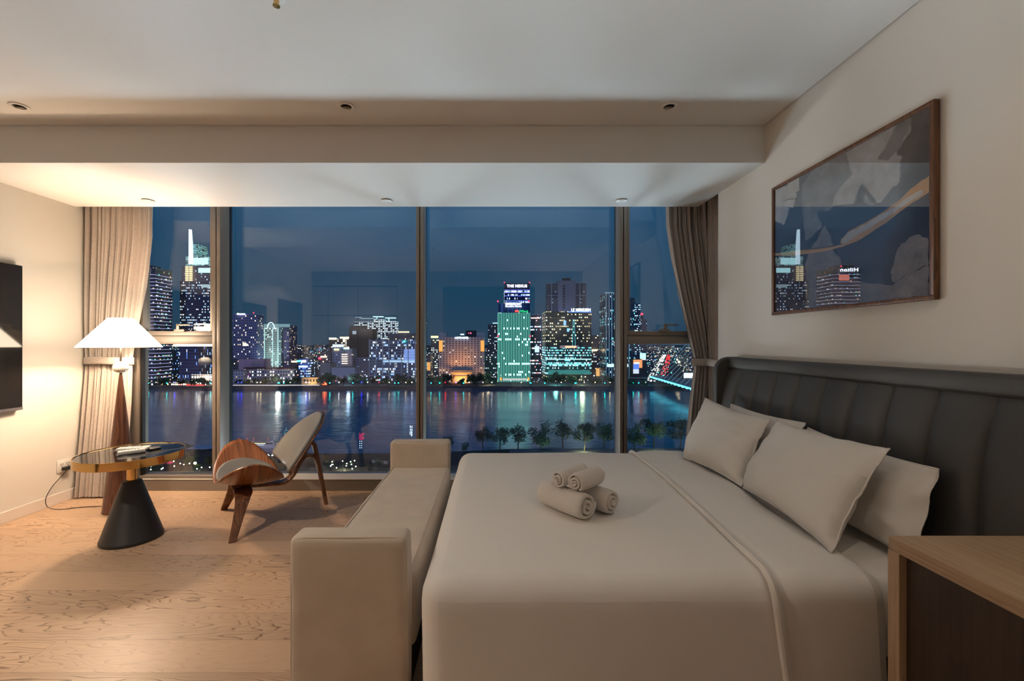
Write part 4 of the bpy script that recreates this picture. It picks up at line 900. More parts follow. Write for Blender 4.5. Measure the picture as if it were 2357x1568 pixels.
for i, (a, b2, top, lab) in enumerate(((815, 833, 741, 'low'), (835, 856, 741, 'middle'), (860, 884, 736, 'tall'), (888, 911, 740, 'end'))):
    t = bld('apartment_slab', {'low': 'dotted white-lit apartment slab behind the black tower, lowest of four', 'middle': 'dotted white-lit apartment slab under the wavy roof line', 'tall': 'dotted white-lit apartment slab with the largest floating roof', 'end': 'dotted white-lit apartment slab standing a little apart with its own floating roof'}[lab], a, b2, top, 1100, 30, f_r, group=None)
    if lab in ('tall', 'end'): strip(t, 'roof_canopy', a-2, b2+(-4 if lab == 'tall' else -2), top-8 if lab == 'tall' else top-9, top-6.4 if lab == 'tall' else top-7.4, 1100, ICE, 16); strip(t, 'roof_post', a+5, a+9, top-7, top, 1100, glow('post_light', (.5, .8, .8), .8))
    if lab == 'low': strip(t, 'roof_canopy', a+2, b2-4, top-11, top-10, 1100, glow('wave_light', (.4, .6, .7), .6), 16); strip(t, 'roof_post', a+8, a+9.5, top-10, top, 1100, DK)
    if lab == 'middle': strip(t, 'roof_canopy', a-6, b2+3, top-8.6, top-7.6, 1100, glow('wave_light2', (.4, .6, .7), .6), 16)
f_g = facade('gridded_office_glass', (0.30, 0.33, 0.46), (0.04, 0.06, 0.11), (c_cool, (.35, .55, 1), c_white), 0.42, 1.5, 2.1, 3.6, .10, .16, .3, seed=36)
t = bld('grid_office', 'wide glass office with a pale square frame grid beside the window post', 850.5, 957, 782, 590, 40, f_g)
bm = NB()
for px in (850.5, 866, 881, 896, 925, 940, 956): box(bm, (cx(px, 590)-.45, 588.6, GZ+6), (cx(px, 590)+.45, 590, cz(781, 590)))
for k in range(13): z = GZ+8+k*3.9; box(bm, (cx(850.5, 590), 589.2, z), (cx(957, 590), 590, z+.35))
cobj('frame_grid', bm, plain('pale_frame', (.5, .52, .6), .6), t)
strip(t, 'floor_light', 882, 956, 829, 834, 590, glow('office_floor_light', (.5, .75, 1), 1.0)); strip(t, 'floor_light', 930, 956, 804, 836, 590.2, glow('office_blue_light', (.3, .45, 1), .8)); cobj('lamp', ball(NB(), (cx(931, 588), 588, cz(786, 588)), 1.3, 8, 6), TEAL, t)
t = bld('office_block', 'block with a warm-lit roof terrace behind the gridded glass office', 892, 957, 768, 690, 20, facade('terrace_block', (0.13, 0.13, 0.17), (0.03, 0.03, 0.04), (c_warm,), 0.1, 2, 3, 3.5, seed=38)); strip(t, 'terrace_light', 916, 942, 763, 766, 688, glow('terrace_glow', (1, .6, .25), 3))
t = bld('low_hall', 'blank pale blue low wall of a riverside hall among dark trees', 763, 817, 846, 572, 16, plain('pale_hall', (0.30, 0.32, 0.44), 0.8))
t = bld('office_block', 'grey building tucked between the pale hall and the gridded office', 817, 851, 822, 652, 20, facade('grey_block_c', (0.17, 0.18, 0.26), (0.03, 0.03, 0.05), (c_cool,), 0.12, 2, 3.2, 3.5, seed=39))
t = bld('yellow_house', 'small warm yellow house at the water edge', 694, 737, 869, 536, 12, plain('yellow_render', (0.5, 0.36, 0.22), 0.8)); [cobj('window', box(NB(), (cx(700+k*7, 536), 535.4, cz(879, 536)), (cx(703+k*7, 536), 536, cz(873.5, 536))), DK, t) for k in range(5)]
t = bld('red_kiosk', 'small dark kiosk with a glowing red and yellow sign at the water edge', 740, 753, 877, 521, 5, DK); strip(t, 'sign', 742.5, 752, 880, 886, 520, glow('red_kiosk_light', (1, .08, .03), 9)); strip(t, 'sign', 744, 750.5, 882, 884, 519, YEL)
# ---------------------------------------------------------------- third window: landmark towers
t = bld('office_block', 'narrow building with an orange-lit lower wall beside the window post', 980, 992, 815, 585, 20, facade('orange_block', (0.22, 0.19, 0.20), (0.02, 0.02, 0.03), (c_warm,), 0.2, 2, 3.2, 3.4, seed=41)); strip(t, 'lit_wall', 983, 990.5, 834, 853, 585, glow('orange_wall_light', (1, .45, .12), 1.0))
t = bld('office_block', 'dark building with a golden lit roof to the left of the white dotted hotel', 992, 1010, 781, 760, 20, facade('gold_roof_block', (0.10, 0.11, 0.14), (0.02, 0.02, 0.03), (c_white, (.8, 1, .6)), 0.25, 2.5, 3, 3.4, seed=42)); strip(t, 'roof_light', 992, 1008, 773.5, 778, 756, glow('golden_roof', (1, .75, .25), 3), 5)
f_l = facade('white_hotel_front', (0.46, 0.43, 0.44), (0.012, 0.012, 0.016), (c_warm, c_white), 0.10, 2.4, 4.1, 2.9, .31, .28, seed=43)
t = bld('riverside_hotel', 'wide white hotel with rows of small dark windows and orange lit base', 1010.5, 1114.5, 776, 570, 30, f_l)
for a, b2 in ((1010.5, 1027), (1097.5, 1114.5)): blk(t, 'corner_block', a, b2, 766, 571, 16, plain('corner_render', (0.34, 0.36, 0.42), .8), 777)
for a, b2 in ((1010.5, 1018.5), (1106.5, 1114.5)): strip(t, 'lit_corner', a, b2, 784, 809, 570, glow('orange_corner_light', (1, .42, .08), 1.2), .8, .7)
blk(t, 'portico', 1036, 1087, 853, 556, 13, plain('portico_stone', (0.5, 0.42, 0.36), .8)); text(t, 'roof_sign', 'LOTTE HOTEL', 1063, 778, 4.6, 569, glow('blue_white_sign', (.7, .82, 1), 6), 31, 568.5)
strip(t, 'roof_light', 1060, 1068, 769, 771, 573, WHT); strip(t, 'portico_light', 1038, 1085, 858, 859.3, 555, ORG); strip(t, 'portico_light', 1038, 1085, 866, 867.4, 555, ORG)
t = bld('dark_tower', 'dark dotted apartment tower with a bright roof edge beside the green striped tower', 1123, 1147, 747, 770, 26, facade('dark_dotted', (0.05, 0.06, 0.09), (0.015, 0.02, 0.03), (c_cool, c_white), 0.28, 2.6, 2.8, 3.3, .2, .3, seed=44)); strip(t, 'roof_light', 1134, 1146, 743, 745, 768, ICE)
t = bld('dark_tower', 'small dark tower with red lights far behind the white hotel', 1072, 1096, 761, 1300, 30, facade('red_dot_tower', (0.03, 0.03, 0.05), (0.01, 0.01, 0.02), ((1, .1, .2), c_cool), 0.07, 5, 6, 7, seed=45))
t = bld('office_block', 'low dim office behind the trees right of the white hotel', 1114, 1150, 815, 640, 20, facade('dim_office', (0.09, 0.10, 0.13), (0.03, 0.04, 0.05), (c_cool, c_white), 0.35, 1.6, 2.6, 3.2, seed=46))
GT = led('green_led_front', (0.24, 0.95, 0.74), 0.75, 2.2, 0.46, (0.015, 0.06, 0.055))
t = bld('green_led_tower', 'tower striped with green vertical light lines under a blue crown', 1146, 1220, 720, 575, 40, GT)
d = 575
blk(t, 'crown', 1146.5, 1216, 699, d+2, 34, facade('blue_crown_front', (0.015, 0.05, 0.16), (0.01, 0.03, 0.09), ((.1, .25, .8),), 0.5, 0.35, 1.1, 30, .3, .01, seed=47), 720)
bm = NB(); prism(bm, [(cx(1162, d), d-.5, cz(699, d)), (cx(1203, d), d-.5, cz(699, d)), (cx(1199, d), d-.5, cz(695, d)), (cx(1180, d), d-.5, cz(692.5, d)), (cx(1165, d), d-.5, cz(695, d))], (0, 6, 0)); cobj('crown_screen', bm, plain('crown_screen', (0.03, 0.10, 0.26), .4), t)
text(t, 'building_name', 'RIVERFRONT', 1182, 700.5, 6.2, d-2, glow('warm_white_sign', (1, .93, .9), 8), 37, d-2); text(t, 'building_name', 'FINANCIAL CENTRE', 1182, 706, 2.3, d-2, WHT, 37, d-2)
text(t, 'bank_name', 'VPBank', 1205, 716.8, 5.2, d-2, GRN, 22, d-2)
bm = NB()
for k in range(6):
    a = PI*(0.08+0.84*k/5); q = Vector((math.cos(a), 0, math.sin(a))); n_ = Vector((-math.sin(a), 0, math.cos(a))); o0 = Vector((cx(1189.5, d), d-2.2, cz(718.5, d)))
    prism(bm, [o0, o0+q*1.8+n_*.75, o0+q*3.3, o0+q*1.8-n_*.75], (0, .5, 0))
cobj('bank_emblem', bm, glow('red_emblem_light', (1, .07, .06), 2.2), t)
for a, top in ((1146, 694), (1217, 694), (1146, 774), (1220, 774)): cobj('beacon', ball(NB(), (cx(a, d), d-1.5, cz(top, d)), 1.15, 10, 8), RED, t)
for a in (1151, 1214): strip(t, 'entrance_light', a, a+4, 869, 876, d, ORG, 1, 1)
strip(t, 'lobby_light', 1157, 1211, 871, 876, d, glow('lobby_light', (.9, .95, .85), .7), 1, .9)
t = bld('blue_tower', 'dark blue tower with a white name at the top, behind the green striped tower', 1161.5, 1219.5, 654, 640, 40, facade('blue_tower_front', (0.010, 0.022, 0.11), (0.008, 0.016, 0.07), ((.55, .9, 1), (.75, .85, 1), c_white), 0.5, 2.6, 1.6, 5.2, .12, .26, .5, seed=48))
d = 638
bm = NB()
for k, py in enumerate((667, 673, 680.5, 692)): box(bm, (cx(1162, d), d-.3, cz(py+1.3, d)), (cx(1219, d), d+.5, cz(py, d)))
cobj('floor_line', bm, glow('blue_floor_line', (.18, .22, 1.0), 1.3), t)
bm = NB(); [box(bm, (cx(px, d)-.45, d-.8, GZ+60), (cx(px, d)+.45, d+1, cz(665, d))) for px in (1175.5, 1189.5, 1203.5)]; cobj('pier', bm, DK, t)
blk(t, 'crown', 1161.5, 1219.5, 652, 637, 30, plain('navy_crown', (0.01, 0.012, 0.05), .5), 665)
text(t, 'building_name', 'THE NEXUS', 1190, 658.8, 6.2, 636, glow('nexus_sign', (1, .93, .93), 9), 46, 635.5)
for a in (1161, 1219): cobj('beacon', ball(NB(), (cx(a, 638), 638, cz(650.5, 638)), .9, 8, 6), RED, t)
t = bld('office_tower', 'narrow blue-black office tower with white floor lights right of the green tower', 1221, 1245, 725, 648, 26, facade('narrow_office', (0.035, 0.05, 0.10), (0.015, 0.02, 0.04), (c_white, (.6, .8, 1), (1, .35, .35)), 0.42, 3.0, 2.0, 4.6, .12, .3, .4, seed=49)); strip(t, 'white_panel', 1231, 1241, 797, 811, 647, glow('panel_light', (.6, .85, 1), 1.5)); strip(t, 'roof_light', 1222, 1243, 731, 733.5, 647, glow('roof_pink_light', (1, .6, .5), 2))
f_m = facade('dark_hotel_front', (0.035, 0.052, 0.052), (0.012, 0.02, 0.022), ((1, .85, .45), (.9, 1, .7), (1, .75, .35)), 0.36, 1.9, 2.6, 4.0, .20, .30, .2, seed=50)
t = bld('dark_hotel', 'dark glass hotel with yellow windows, teal lower floors and a white roof name', 1256, 1361.5, 717, 585, 44, f_m)
d = 585
blk(t, 'podium', 1256, 1361.5, 797, 583, 44, facade('podium_front', (0.02, 0.06, 0.07), (0.01, 0.04, 0.045), ((.25, .95, .95), (.6, 1, 1), (.15, .6, .65)), 0.55, 2.6, 1.5, 3.4, .12, .25, .35, seed=51), 862)
strip(t, 'bar_sign', 1289, 1331, 795.5, 801.5, 583, glow('sign_panel', (.25, .18, .2), 1)); strip(t, 'bar_sign', 1301, 1326, 796.5, 800.5, 582.6, glow('orange_sign', (1, .4, .2), 2.5), .5)
strip(t, 'floor_light', 1256, 1361, 826, 828.3, 583, ICE); strip(t, 'floor_light', 1256, 1362, 838, 839.4, 583, glow('teal_floor', (.3, 1, 1), 2)); strip(t, 'base_glass', 1262, 1358, 852, 862, 581, glow('teal_base_glow', (.03, .22, .20), 1), 1)
text(t, 'roof_sign', 'LE MERIDIEN', 1337, 713.8, 6.8, 584, WHT, 44, 583.5); strip(t, 'roof_panel', 1310, 1361, 717.5, 719, 585, BLU)
bm = NB()
for s_ in (-1, 1): tube(bm, [(cx(1320+s_*1.2, d), d-1.5, cz(735, d)), (cx(1321+s_*4.5, d), d-1.5, cz(834, d))], .22, 5)
cobj('light_curve', bm, glow('teal_curve', (.1, .75, .85), 1.3), t); strip(t, 'lit_bay', 1297, 1303, 738, 749, 585, glow('blue_bay', (.3, .6, 1), 1.2)); strip(t, 'lit_bay', 1305, 1310, 756, 764, 585, glow('blue_bay2', (.3, .7, 1), 1.2))
t = thing('grey_tower', 'tall unlit grey tower with flat top behind the dark glass hotel', 'building', (cx(1304, 860), 860, GZ)); d = 860
blk(t, 'centre_wall', 1284, 1325, 646, d-2, 30, plain('grey_tower_wall', (0.20, 0.21, 0.27), .8)); blk(t, 'roof_block', 1296, 1313, 640, d, 14, DK, 646)
fz = facade('grey_tower_glass', (0.07, 0.10, 0.14), (0.03, 0.055, 0.085), (c_cool,), 0.03, .6, 3, 3.6, .1, .2, seed=53)
blk(t, 'glass_wing', 1259.5, 1284, 652, d, 26, fz); blk(t, 'glass_wing', 1325, 1349, 651.5, d, 26, fz)
bm = NB(); [box(bm, (cx(px, d)-.5, d-1.2, GZ), (cx(px, d)+.5, d, cz(652, d))) for px in (1269.5, 1334.5)]; [box(bm, (cx(1259.5, d), d-1, cz(p+.8, d)), (cx(1284, d), d, cz(p, d))) for p in (652, 680)]; [box(bm, (cx(1325, d), d-1, cz(p+.8, d)), (cx(1349, d), d, cz(p, d))) for p in (651, 680)]; cobj('rib', bm, plain('pale_rib', (.4, .45, .5), .6), t)
[cobj('window', box(NB(), (cx(1295, d), d-2.6, cz(657+k*6.2+4, d)), (cx(1300, d), d-1.9, cz(657+k*6.2, d))), DK, t) for k in range(9)]
t = bld('office_block', 'old low blocks with warm street glow between the dark hotel and the slim glass tower', 1361, 1390, 772, 660, 22, facade('warm_low_block', (0.12, 0.11, 0.13), (0.03, 0.03, 0.04), (c_warm, c_white, c_cool), 0.32, 2.4, 2.8, 3.6, .18, .28, .2, seed=54)); strip(t, 'street_glow', 1372, 1383, 848, 866, 658, glow('orange_street', (1, .5, .15), 1.0)); strip(t, 'sign', 1363, 1374, 805, 808, 655, WARM)
f_s = facade('slim_glass_front', (0.03, 0.08, 0.13), (0.015, 0.045, 0.075), (c_teal, c_cool), 0.16, 1.4, 1.6, 4.0, .12, .2, .2, seed=55)
t = bld('glass_tower', 'slim blue glass tower half hidden by the window post', 1394, 1446, 675, 620, 36, f_s); blk(t, 'lower_wing', 1446, 1461, 686, 622, 30, f_s)
bm = NB(); [box(bm, (cx(px, 620)-.25, 619, GZ), (cx(px, 620)+.25, 620, cz(675, 620))) for px in (1395, 1402, 1408, 1448)]; cobj('edge_line', bm, glow('steel_edge_light', (.3, .55, .75), .5), t); strip(t, 'roof_edge', 1392, 1447, 673, 675.5, 620, glow('roof_edge_light', (.35, .55, .7), .5))
strip(t, 'base_light', 1397, 1446, 838, 845, 619, glow('base_white', (.7, .95, 1), 1.3))
# ---------------------------------------------------------------- right window
t = bld('office_tower', 'blue tower with lit upper floors seen past the window handle', 1457, 1474, 699, 900, 30, facade('right_blue_tower', (0.03, 0.06, 0.12), (0.02, 0.03, 0.06), (c_cool, (.4, .8, 1)), 0.4, 2.4, 2.6, 4.4, .12, .3, .4, seed=56))
t = bld('office_tower', 'dim tower with a red sign beside the lit blue tower', 1474, 1489, 736, 950, 30, facade('right_dim_tower', (0.08, 0.08, 0.13), (0.02, 0.02, 0.04), (c_cool,), 0.12, 2, 3, 4, seed=57)); strip(t, 'sign', 1474.5, 1480, 721, 725, 948, RED); strip(t, 'sign_post', 1474, 1481, 725, 736, 950, DK)
t = bld('billboard', 'tall billboard building with orange and blue lit advertising', 1456, 1479, 827, 600, 14, DK)
strip(t, 'orange_panel', 1457.5, 1478, 828, 847, 600, glow('ad_orange', (1, .38, .14), 1.1), .5, .6); strip(t, 'white_panel', 1459, 1471, 834, 839, 600, glow('ad_white', (.9, .9, .9), 1.3), .5, 1.2); strip(t, 'blue_panel', 1457, 1470, 838, 850, 600, glow('ad_blue', (.12, .25, .85), 1.2), .5, 1.6); strip(t, 'pale_panel', 1457, 1470, 850, 860, 600, glow('ad_pale', (.75, .8, .9), 1.1), .5, 1.2)
t = bld('sign_building', 'block topped by a white and teal lit advertising box', 1472, 1487, 826, 720, 14, DK); strip(t, 'light_box', 1473, 1486.5, 813, 825.5, 720, glow('ad_mint', (.5, 1, .95), 1.6)); strip(t, 'light_bar', 1473, 1486, 826.5, 828, 719, WHT)
t = bld('screen_building', 'low building with a big white video screen behind the bridge', 1571, 1598, 857, 640, 12, DK); strip(t, 'video_screen', 1574, 1596, 859, 870, 640, glow('screen_light', (.85, .95, 1), 3)); 
# ---------------------------------------------------------------- far background blocks
fb = [facade('background_front_%s' % n, w, (0.015, 0.018, 0.028), c, p, s, 4.2, 4.6, .2, .3, .2, seed=60+k) for k, (n, w, c, p, s) in enumerate((('a', (0.07, 0.075, 0.12), (c_cool, c_warm), .22, 2.6), ('b', (0.11, 0.10, 0.15), (c_warm, c_white), .26, 2.6), ('c', (0.05, 0.08, 0.13), (c_cool, c_blue, c_teal), .30, 2.6), ('d', (0.13, 0.12, 0.14), (c_warm, (1, .5, .2), c_white), .18, 3.2)))]
rng = random.Random(21)
proto = []
for k in range(8):
    w, h, dp = rng.uniform(22, 60), rng.uniform(18, 52), rng.uniform(20, 40)
    bm = uvbox(NB(), -w/2, w/2, 0, dp, 0, h); uvbox(bm, -w*.25, w*.1, 4, dp*.6, h, h+rng.uniform(2, 5), 1, 1)
    me = bpy.data.meshes.new('distant_building'); bm.to_mesh(me); bm.free(); me.materials.append(fb[k % 4]); me.materials.append(ROOF); proto.append(me)
cnt = 0
spots = []
for d in (705, 790, 880, 980, 1090, 1220, 1390, 1600, 1850, 2200, 2600, 3100, 3700):
    px = 300 + rng.uniform(0, 30)
    while px < 1640:
        if not (489 < px < 530 or 957 < px < 983 or 1412 < px < 1443) and not (1505 < px < 1560 and d < 2300): spots.append((px, d))
        px += rng.uniform(30, 62) if d < 1200 else rng.uniform(22, 52)
rng.shuffle(spots)
placed = []
taken = []
bpy.context.view_layer.update()
for q in scene.objects:
    if q.parent is None and q.get('category') in ('building', 'billboard') and q.children:
        ws = [c_.matrix_world @ Vector(v) for c_ in q.children for v in c_.bound_box]
        taken.append((min(v.x for v in ws), max(v.x for v in ws), min(v.y for v in ws), max(v.y for v in ws)))
for px, d in spots:
    if len(placed) >= 240: break
    if any(abs(cx(px, d)-qx) < 62 and abs(d-qd) < 66 for qx, qd in placed): continue
    if any(x0-46 < cx(px, d) < x1+46 and y0-52 < d < y1+8 for x0, x1, y0, y1 in taken): continue
    placed.append((cx(px, d), d))
    o = bpy.data.objects.new('distant_building', proto[rng.randrange(8)]); COL.objects.link(o); o.location = (cx(px, d), d, GZ); s = rng.uniform(.8, 1.25); o.scale = (s, s, rng.uniform(.55, 1.0 if d > 1000 else .85)); o.rotation_euler.z = rng.uniform(-.25, .25)
    tag(o, 'one of the many small dim blocks with scattered lit windows filling the far skyline', 'building', 'small background blocks of the skyline')
# ---------------------------------------------------------------- the uncountable small lights of streets and rooms
bpy.context.view_layer.update()
for q in scene.objects:
    if q.name.startswith('distant_building'):
        ws = [q.matrix_world @ Vector(v) for v in q.bound_box]; taken.append((min(v.x for v in ws), max(v.x for v in ws), min(v.y for v in ws), max(v.y for v in ws)))
bm = NB(); r2 = random.Random(5)
for k in range(3600):
    px = r2.uniform(300, 1640); d = 545*math.exp(r2.random()**1.2*1.9)
    z = GZ + 1.5 + r2.random()**2.5*(9 if d < 640 else 24); x = cx(px, d); q = r2.uniform(.22, .5)*(d/600)**.75
    if (px > 1360 and d < 680) or d < 556: continue
    if any(x0-q-1 < x < x1+q+1 and y0-1.5 < d < y1+1.5 for x0, x1, y0, y1 in taken): continue
    u = r2.random(); mi = 0 if u < .34 else 1 if u < .66 else 2 if u < .80 else 3 if u < .90 else 4
    if 1440 < px < 1640 and u > .5: mi = r2.choice((1, 2, 2, 0))
    box(bm, (x-q, d-.3, z-q*.8), (x+q, d, z+q*.8), mi=mi)
o = obj('city_lights', bm, [glow('tiny_warm', (1, .72, .38), 5), glow('tiny_cool', (.75, .9, 1), 5), glow('tiny_teal', (.15, .9, .9), 5), glow('tiny_blue', (.2, .35, 1), 5), glow('tiny_red', (1, .15, .1), 5)], smooth=False)
tag(o, 'scattered pin-prick street and room lights across the far city', 'city lights', kind='stuff')
# ---------------------------------------------------------------- trees
def leaf_mat(name, c, v=0.5):
    m, ns, ls, b = new_mat(name); setp(b, c, 0.8)
    oi = N(ns, 'ShaderNodeObjectInfo'); hs = N(ns, 'ShaderNodeHueSaturation'); hs.inputs['Color'].default_value = (*c, 1)
    ls.new(mth(ns, ls, 'ADD', mth(ns, ls, 'MULTIPLY', oi.outputs['Random'], v), 1-v/2), hs.inputs['Value']); ls.new(hs.outputs[0], b.inputs['Base Color']); return m
LEAF = leaf_mat('dark_leaves', (0.035, 0.085, 0.05), .8); BARK = plain('bark', (0.04, 0.03, 0.025), .9)
def crown_mesh(seed, n, leaf, rad, hgt, clusters):
    r = random.Random(seed); bm = NB(); cs = []
    for _ in range(clusters):
        a = r.uniform(0, 2*PI); q = rad*math.sqrt(r.random())*.8; cs.append((Vector((q*math.cos(a), q*math.sin(a), hgt*(.34+.58*r.random()*(1-.35*q/rad)))), r.uniform(.28, .5)*rad))
    for k in range(n):
        c, s = cs[r.randrange(clusters)]; d = Vector((r.gauss(0, 1), r.gauss(0, 1), r.gauss(0, .8))).normalized()*s*r.uniform(.45, 1.05)
        p = c + d; a = Vector((r.gauss(0, 1), r.gauss(0, 1), r.gauss(0, 1))).normalized(); b2 = a.orthogonal().normalized(); a *= leaf; b2 *= leaf*.55
        bm.faces.new([bm.verts.new(v) for v in (p-a, p-b2*.9, p+a, p+b2*.9)])
    me = bpy.data.meshes.new('crown'); bm.to_mesh(me); bm.free(); me.materials.append(LEAF); tm = NB()
    tube(tm, [(0, 0, 0), (.03*hgt, 0, hgt*.25), (0, .02*hgt, hgt*.55)], [hgt*.022, hgt*.016, hgt*.01], 7)
    for c, s in cs[:6]: tube(tm, [(0.02*hgt, 0, hgt*.32), c*.5+Vector((0, 0, hgt*.22)), c], [hgt*.011, hgt*.007, hgt*.003], 5)
    tr = bpy.data.meshes.new('trunk'); tm.to_mesh(tr); tm.free(); tr.materials.append(BARK); return me, tr
near_m = [crown_mesh(100+k, 1000, .40, 4.3, 11.5, 13) for k in range(4)]; far_m = [crown_mesh(200+k, 420, 1.0, 6.5, 11.0, 9) for k in range(4)]
def tree(name, label, group, loc, sc, ms, rz):
    t = thing(name, label, 'tree', loc, rz, group); t.scale = (sc, sc, sc)
    for n_, me in (('crown', ms[0]), ('trunk', ms[1])):
        o = bpy.data.objects.new(n_, me); COL.objects.link(o); o.parent = t
for i, (px, py0, hpx) in enumerate(((1032, 1036, 34), (1071, 1036, 26), (1112, 1035, 54), (1150, 1035, 60), (1192, 1034, 58), (1246, 1033, 66), (1296, 1033, 68), (1345, 1032, 66), (1390, 1032, 62), (1462, 1032, 64), (1505, 1032, 70), (1565, 1031, 72))):
    d = 211 + .012*(px-1000) - 7*(i % 2); z = -50.9; h = hpx*d/F
    tree('quay_tree', 'leafy young tree in the row along the near quay, dark against the river', 'trees along the near quay', (cx(px, d), d, z), 1.12*h/11.5, near_m[i % 4], i*1.7)
fx_ = [(535+12, 14), (570, 17), (588, 15), (612, 26), (636, 24), (664, 18), (682, 22), (745, 34), (760, 30), (790, 26), (812, 28), (835, 26), (862, 24), (890, 22), (922, 27), (946, 26), (996, 24), (1012, 26), (1030, 30), (1062, 20), (1084, 26), (1098, 34), (1116, 32), (1132, 28), (1262, 26), (1283, 36), (1318, 22), (1372, 22), (1404, 24), (1430, 20), (372, 26), (420, 20), (332, 20), (446, 22), (470, 24), (1455, 18), (1482, 18)]
for i, (px, hp) in enumerate(sorted(fx_)):
    d = 515 if px < 490 or px > 1440 else 519 if 690 < px < 740 else (520.5, 541)[i % 2]; tree('waterfront_tree', 'dark leafy tree in the row along the far waterfront', 'trees along the far waterfront', (cx(px, d), d, GZ), hp*d/F/11.0*.95, far_m[i % 4], i*2.1)
for i in range(34):
    px = 345 + i*17.5 + rng.uniform(-6, 6); d = rng.uniform(150, 192)
    if 545 < px < 640 and d > 185: d = 170
    h = rng.uniform(4.5, 7.5) if px < 920 else rng.uniform(3.5, 5)
    tree('park_tree', 'tree among the lamps of the dark park below the window', 'trees in the park below the window', (cx(px, d), d, -51), h/11.5, near_m[i % 4], i*1.3)
# ---------------------------------------------------------------- lamps
def lamp(name, label, group, x, y, z0, h, mat, r=.35, post=True, cat='street lamp'):
    t = thing(name, label, cat, (x, y, z0), 0, group)
    if post: cobj('post', lathe(NB(), [(.10, 0), (.06, h)], (x, y, z0), 6), DK, t)
    cobj('light', ball(NB(), (x, y, z0+h), r, 8, 6), mat, t)
WL = glow('quay_white_light', (.9, .95, 1), 40); TL = glow('quay_teal_light', (.004, .9, .75), 45); GL = glow('quay_warm_light', (1, .68, .3), 45); RL = glow('quay_red_light', (1, .003, .006), 60); BLL = glow('quay_blue_light', (.004, .012, 1), 60); PL = glow('park_lamp_light', (1, .8, .5), 22); PLW = glow('park_white_light', (.85, .92, 1), 16)
lst = [(342, TL), (384, TL), (402, BLL), (440, GL), (452, WL), (484, TL), (548, BLL), (556, BLL), (592, GL), (600, GL), (640, TL), (643, TL), (653, TL), (668, GL), (704, WL), (706, BLL), (712, WL), (747, RL), (759, TL), (780, WL), (812, TL), (832, BLL), (846, WL), (872, RL), (896, GL), (909, TL), (917, TL), (934, GL), (948, WL), (992, TL), (1012, TL), (1025, RL), (1049, BLL), (1067, TL), (1080, GL), (1112, GL), (1132, WL), (1200, GL), (1220, TL), (1222, TL), (1254, TL), (1292, GL), (1324, TL), (1326, TL), (1345, GL), (1370, GL), (1392, TL), (1404, GL), (1458, TL), (1470, TL), (1486, WL)]
for i, (px, m_) in enumerate(lst):
    nm = {TL: 'teal', BLL: 'blue', GL: 'warm', WL: 'white', RL: 'red'}[m_]
    lamp('quay_lamp', '%s lamp on a post in the row along the far river edge' % nm, '%s lamps along the far river edge' % nm, cx(px, 513.5), 513.5, GZ+.9, 4.2 if m_ is not TL else 3.4, m_, .42)
o = obj('roadside_light_strip', box(NB(), (cx(533, 515), 514.9, GZ+1.3), (cx(735, 515), 515.2, GZ+1.8)), glow('parapet_light', (1, .86, .8), 1.6), None); tag(o, 'long low line of white light along the far riverside road', 'light strip')
for i in range(30):
    if i < 14: px, py = 330+rng.uniform(0, 160), 1061+rng.uniform(0, 22)
    elif i < 17: px, py = 600+rng.uniform(0, 36), 1062+rng.uniform(0, 20)
    else: px, py = 755+rng.uniform(0, 75), 1059+rng.uniform(0, 22)
    z = -46.5 if py < 1075 else -47.5; d = (EYE-z)*F/(py-VY); w = rng.random() < .65
    lamp('park_lamp', '%s globe lamp glowing among the park trees below the window' % ('warm' if w else 'white'), '%s globe lamps in the park' % ('warm' if w else 'white'), cx(px, d), d, -51, z+51, PL if w else PLW, .20)
lamp('flood_lamp', 'strong yellow floodlight globe in the park, brightest of the park lamps', None, cx(449, 172), 172, -51, 4.6, glow('flood_yellow', (1, .72, .2), 30), .5)
for px, w in ((608, 0), (617, 1), (628, 2)):
    d = 192; t = thing('market_stall', 'white-lit market stall in the park, behind the chair seat', 'stall', (cx(px, d), d, -51), 0, 'white-lit market stalls in the park'); cobj('canopy', lathe(NB(), [(.8, 2.4), (.05, 3.0)], (cx(px, d), d, -51), 4), glow('stall_light', (.7, .9, 1), 3), t); cobj('post', lathe(NB(), [(.06, 0), (.06, 2.4)], (cx(px, d), d, -51), 6), DK, t)
for px in (362, 376, 392):
    d = 181; t = thing('parasol', 'pink-red lit market parasol in the park below the side table', 'parasol', (cx(px, d), d, -51), 0, 'pink-red parasols in the park'); cobj('canopy', lathe(NB(), [(1.2, 2.2), (1.1, 2.3), (.05, 3.0)], (cx(px, d), d, -51), 8), glow('parasol_glow', (.9, .04, .16), .7), t); cobj('post', lathe(NB(), [(.05, 0), (.05, 2.4)], (cx(px, d), d, -51), 6), DK, t)
# ---------------------------------------------------------------- river craft, pontoon, led posts
d = 228; zb = WZ; x0 = cx(584, d)
t = thing('motor_yacht', 'white motor yacht with lit cabin moored at the pontoon', 'boat', (x0+5, d, zb)); WB = plain('boat_white', (.75, .75, .8), .3)
bm = prism(NB(), [(x0-1.0, d-1.6, zb+1.5), (x0+12.2, d-1.6, zb+1.2), (x0+11.8, d-1.6, zb), (x0+1.0, d-1.6, zb)], (0, 3.2, 0)); cobj('hull', bm, WB, t)
bm = prism(NB(), [(x0+6, d-1.2, zb+1.3), (x0+11.5, d-1.2, zb+1.3), (x0+11.2, d-1.2, zb+3.0), (x0+7.2, d-1.2, zb+3.0)], (0, 2.4, 0)); cobj('cabin', bm, WB, t)
cobj('cabin_window', box(NB(), (x0+7, d-1.3, zb+2.0), (x0+10.6, d-1.18, zb+2.7)), DK, t); cobj('fly_bridge', box(NB(), (x0+9, d-1, zb+3.0), (x0+11, d+1, zb+3.6)), WB, t)
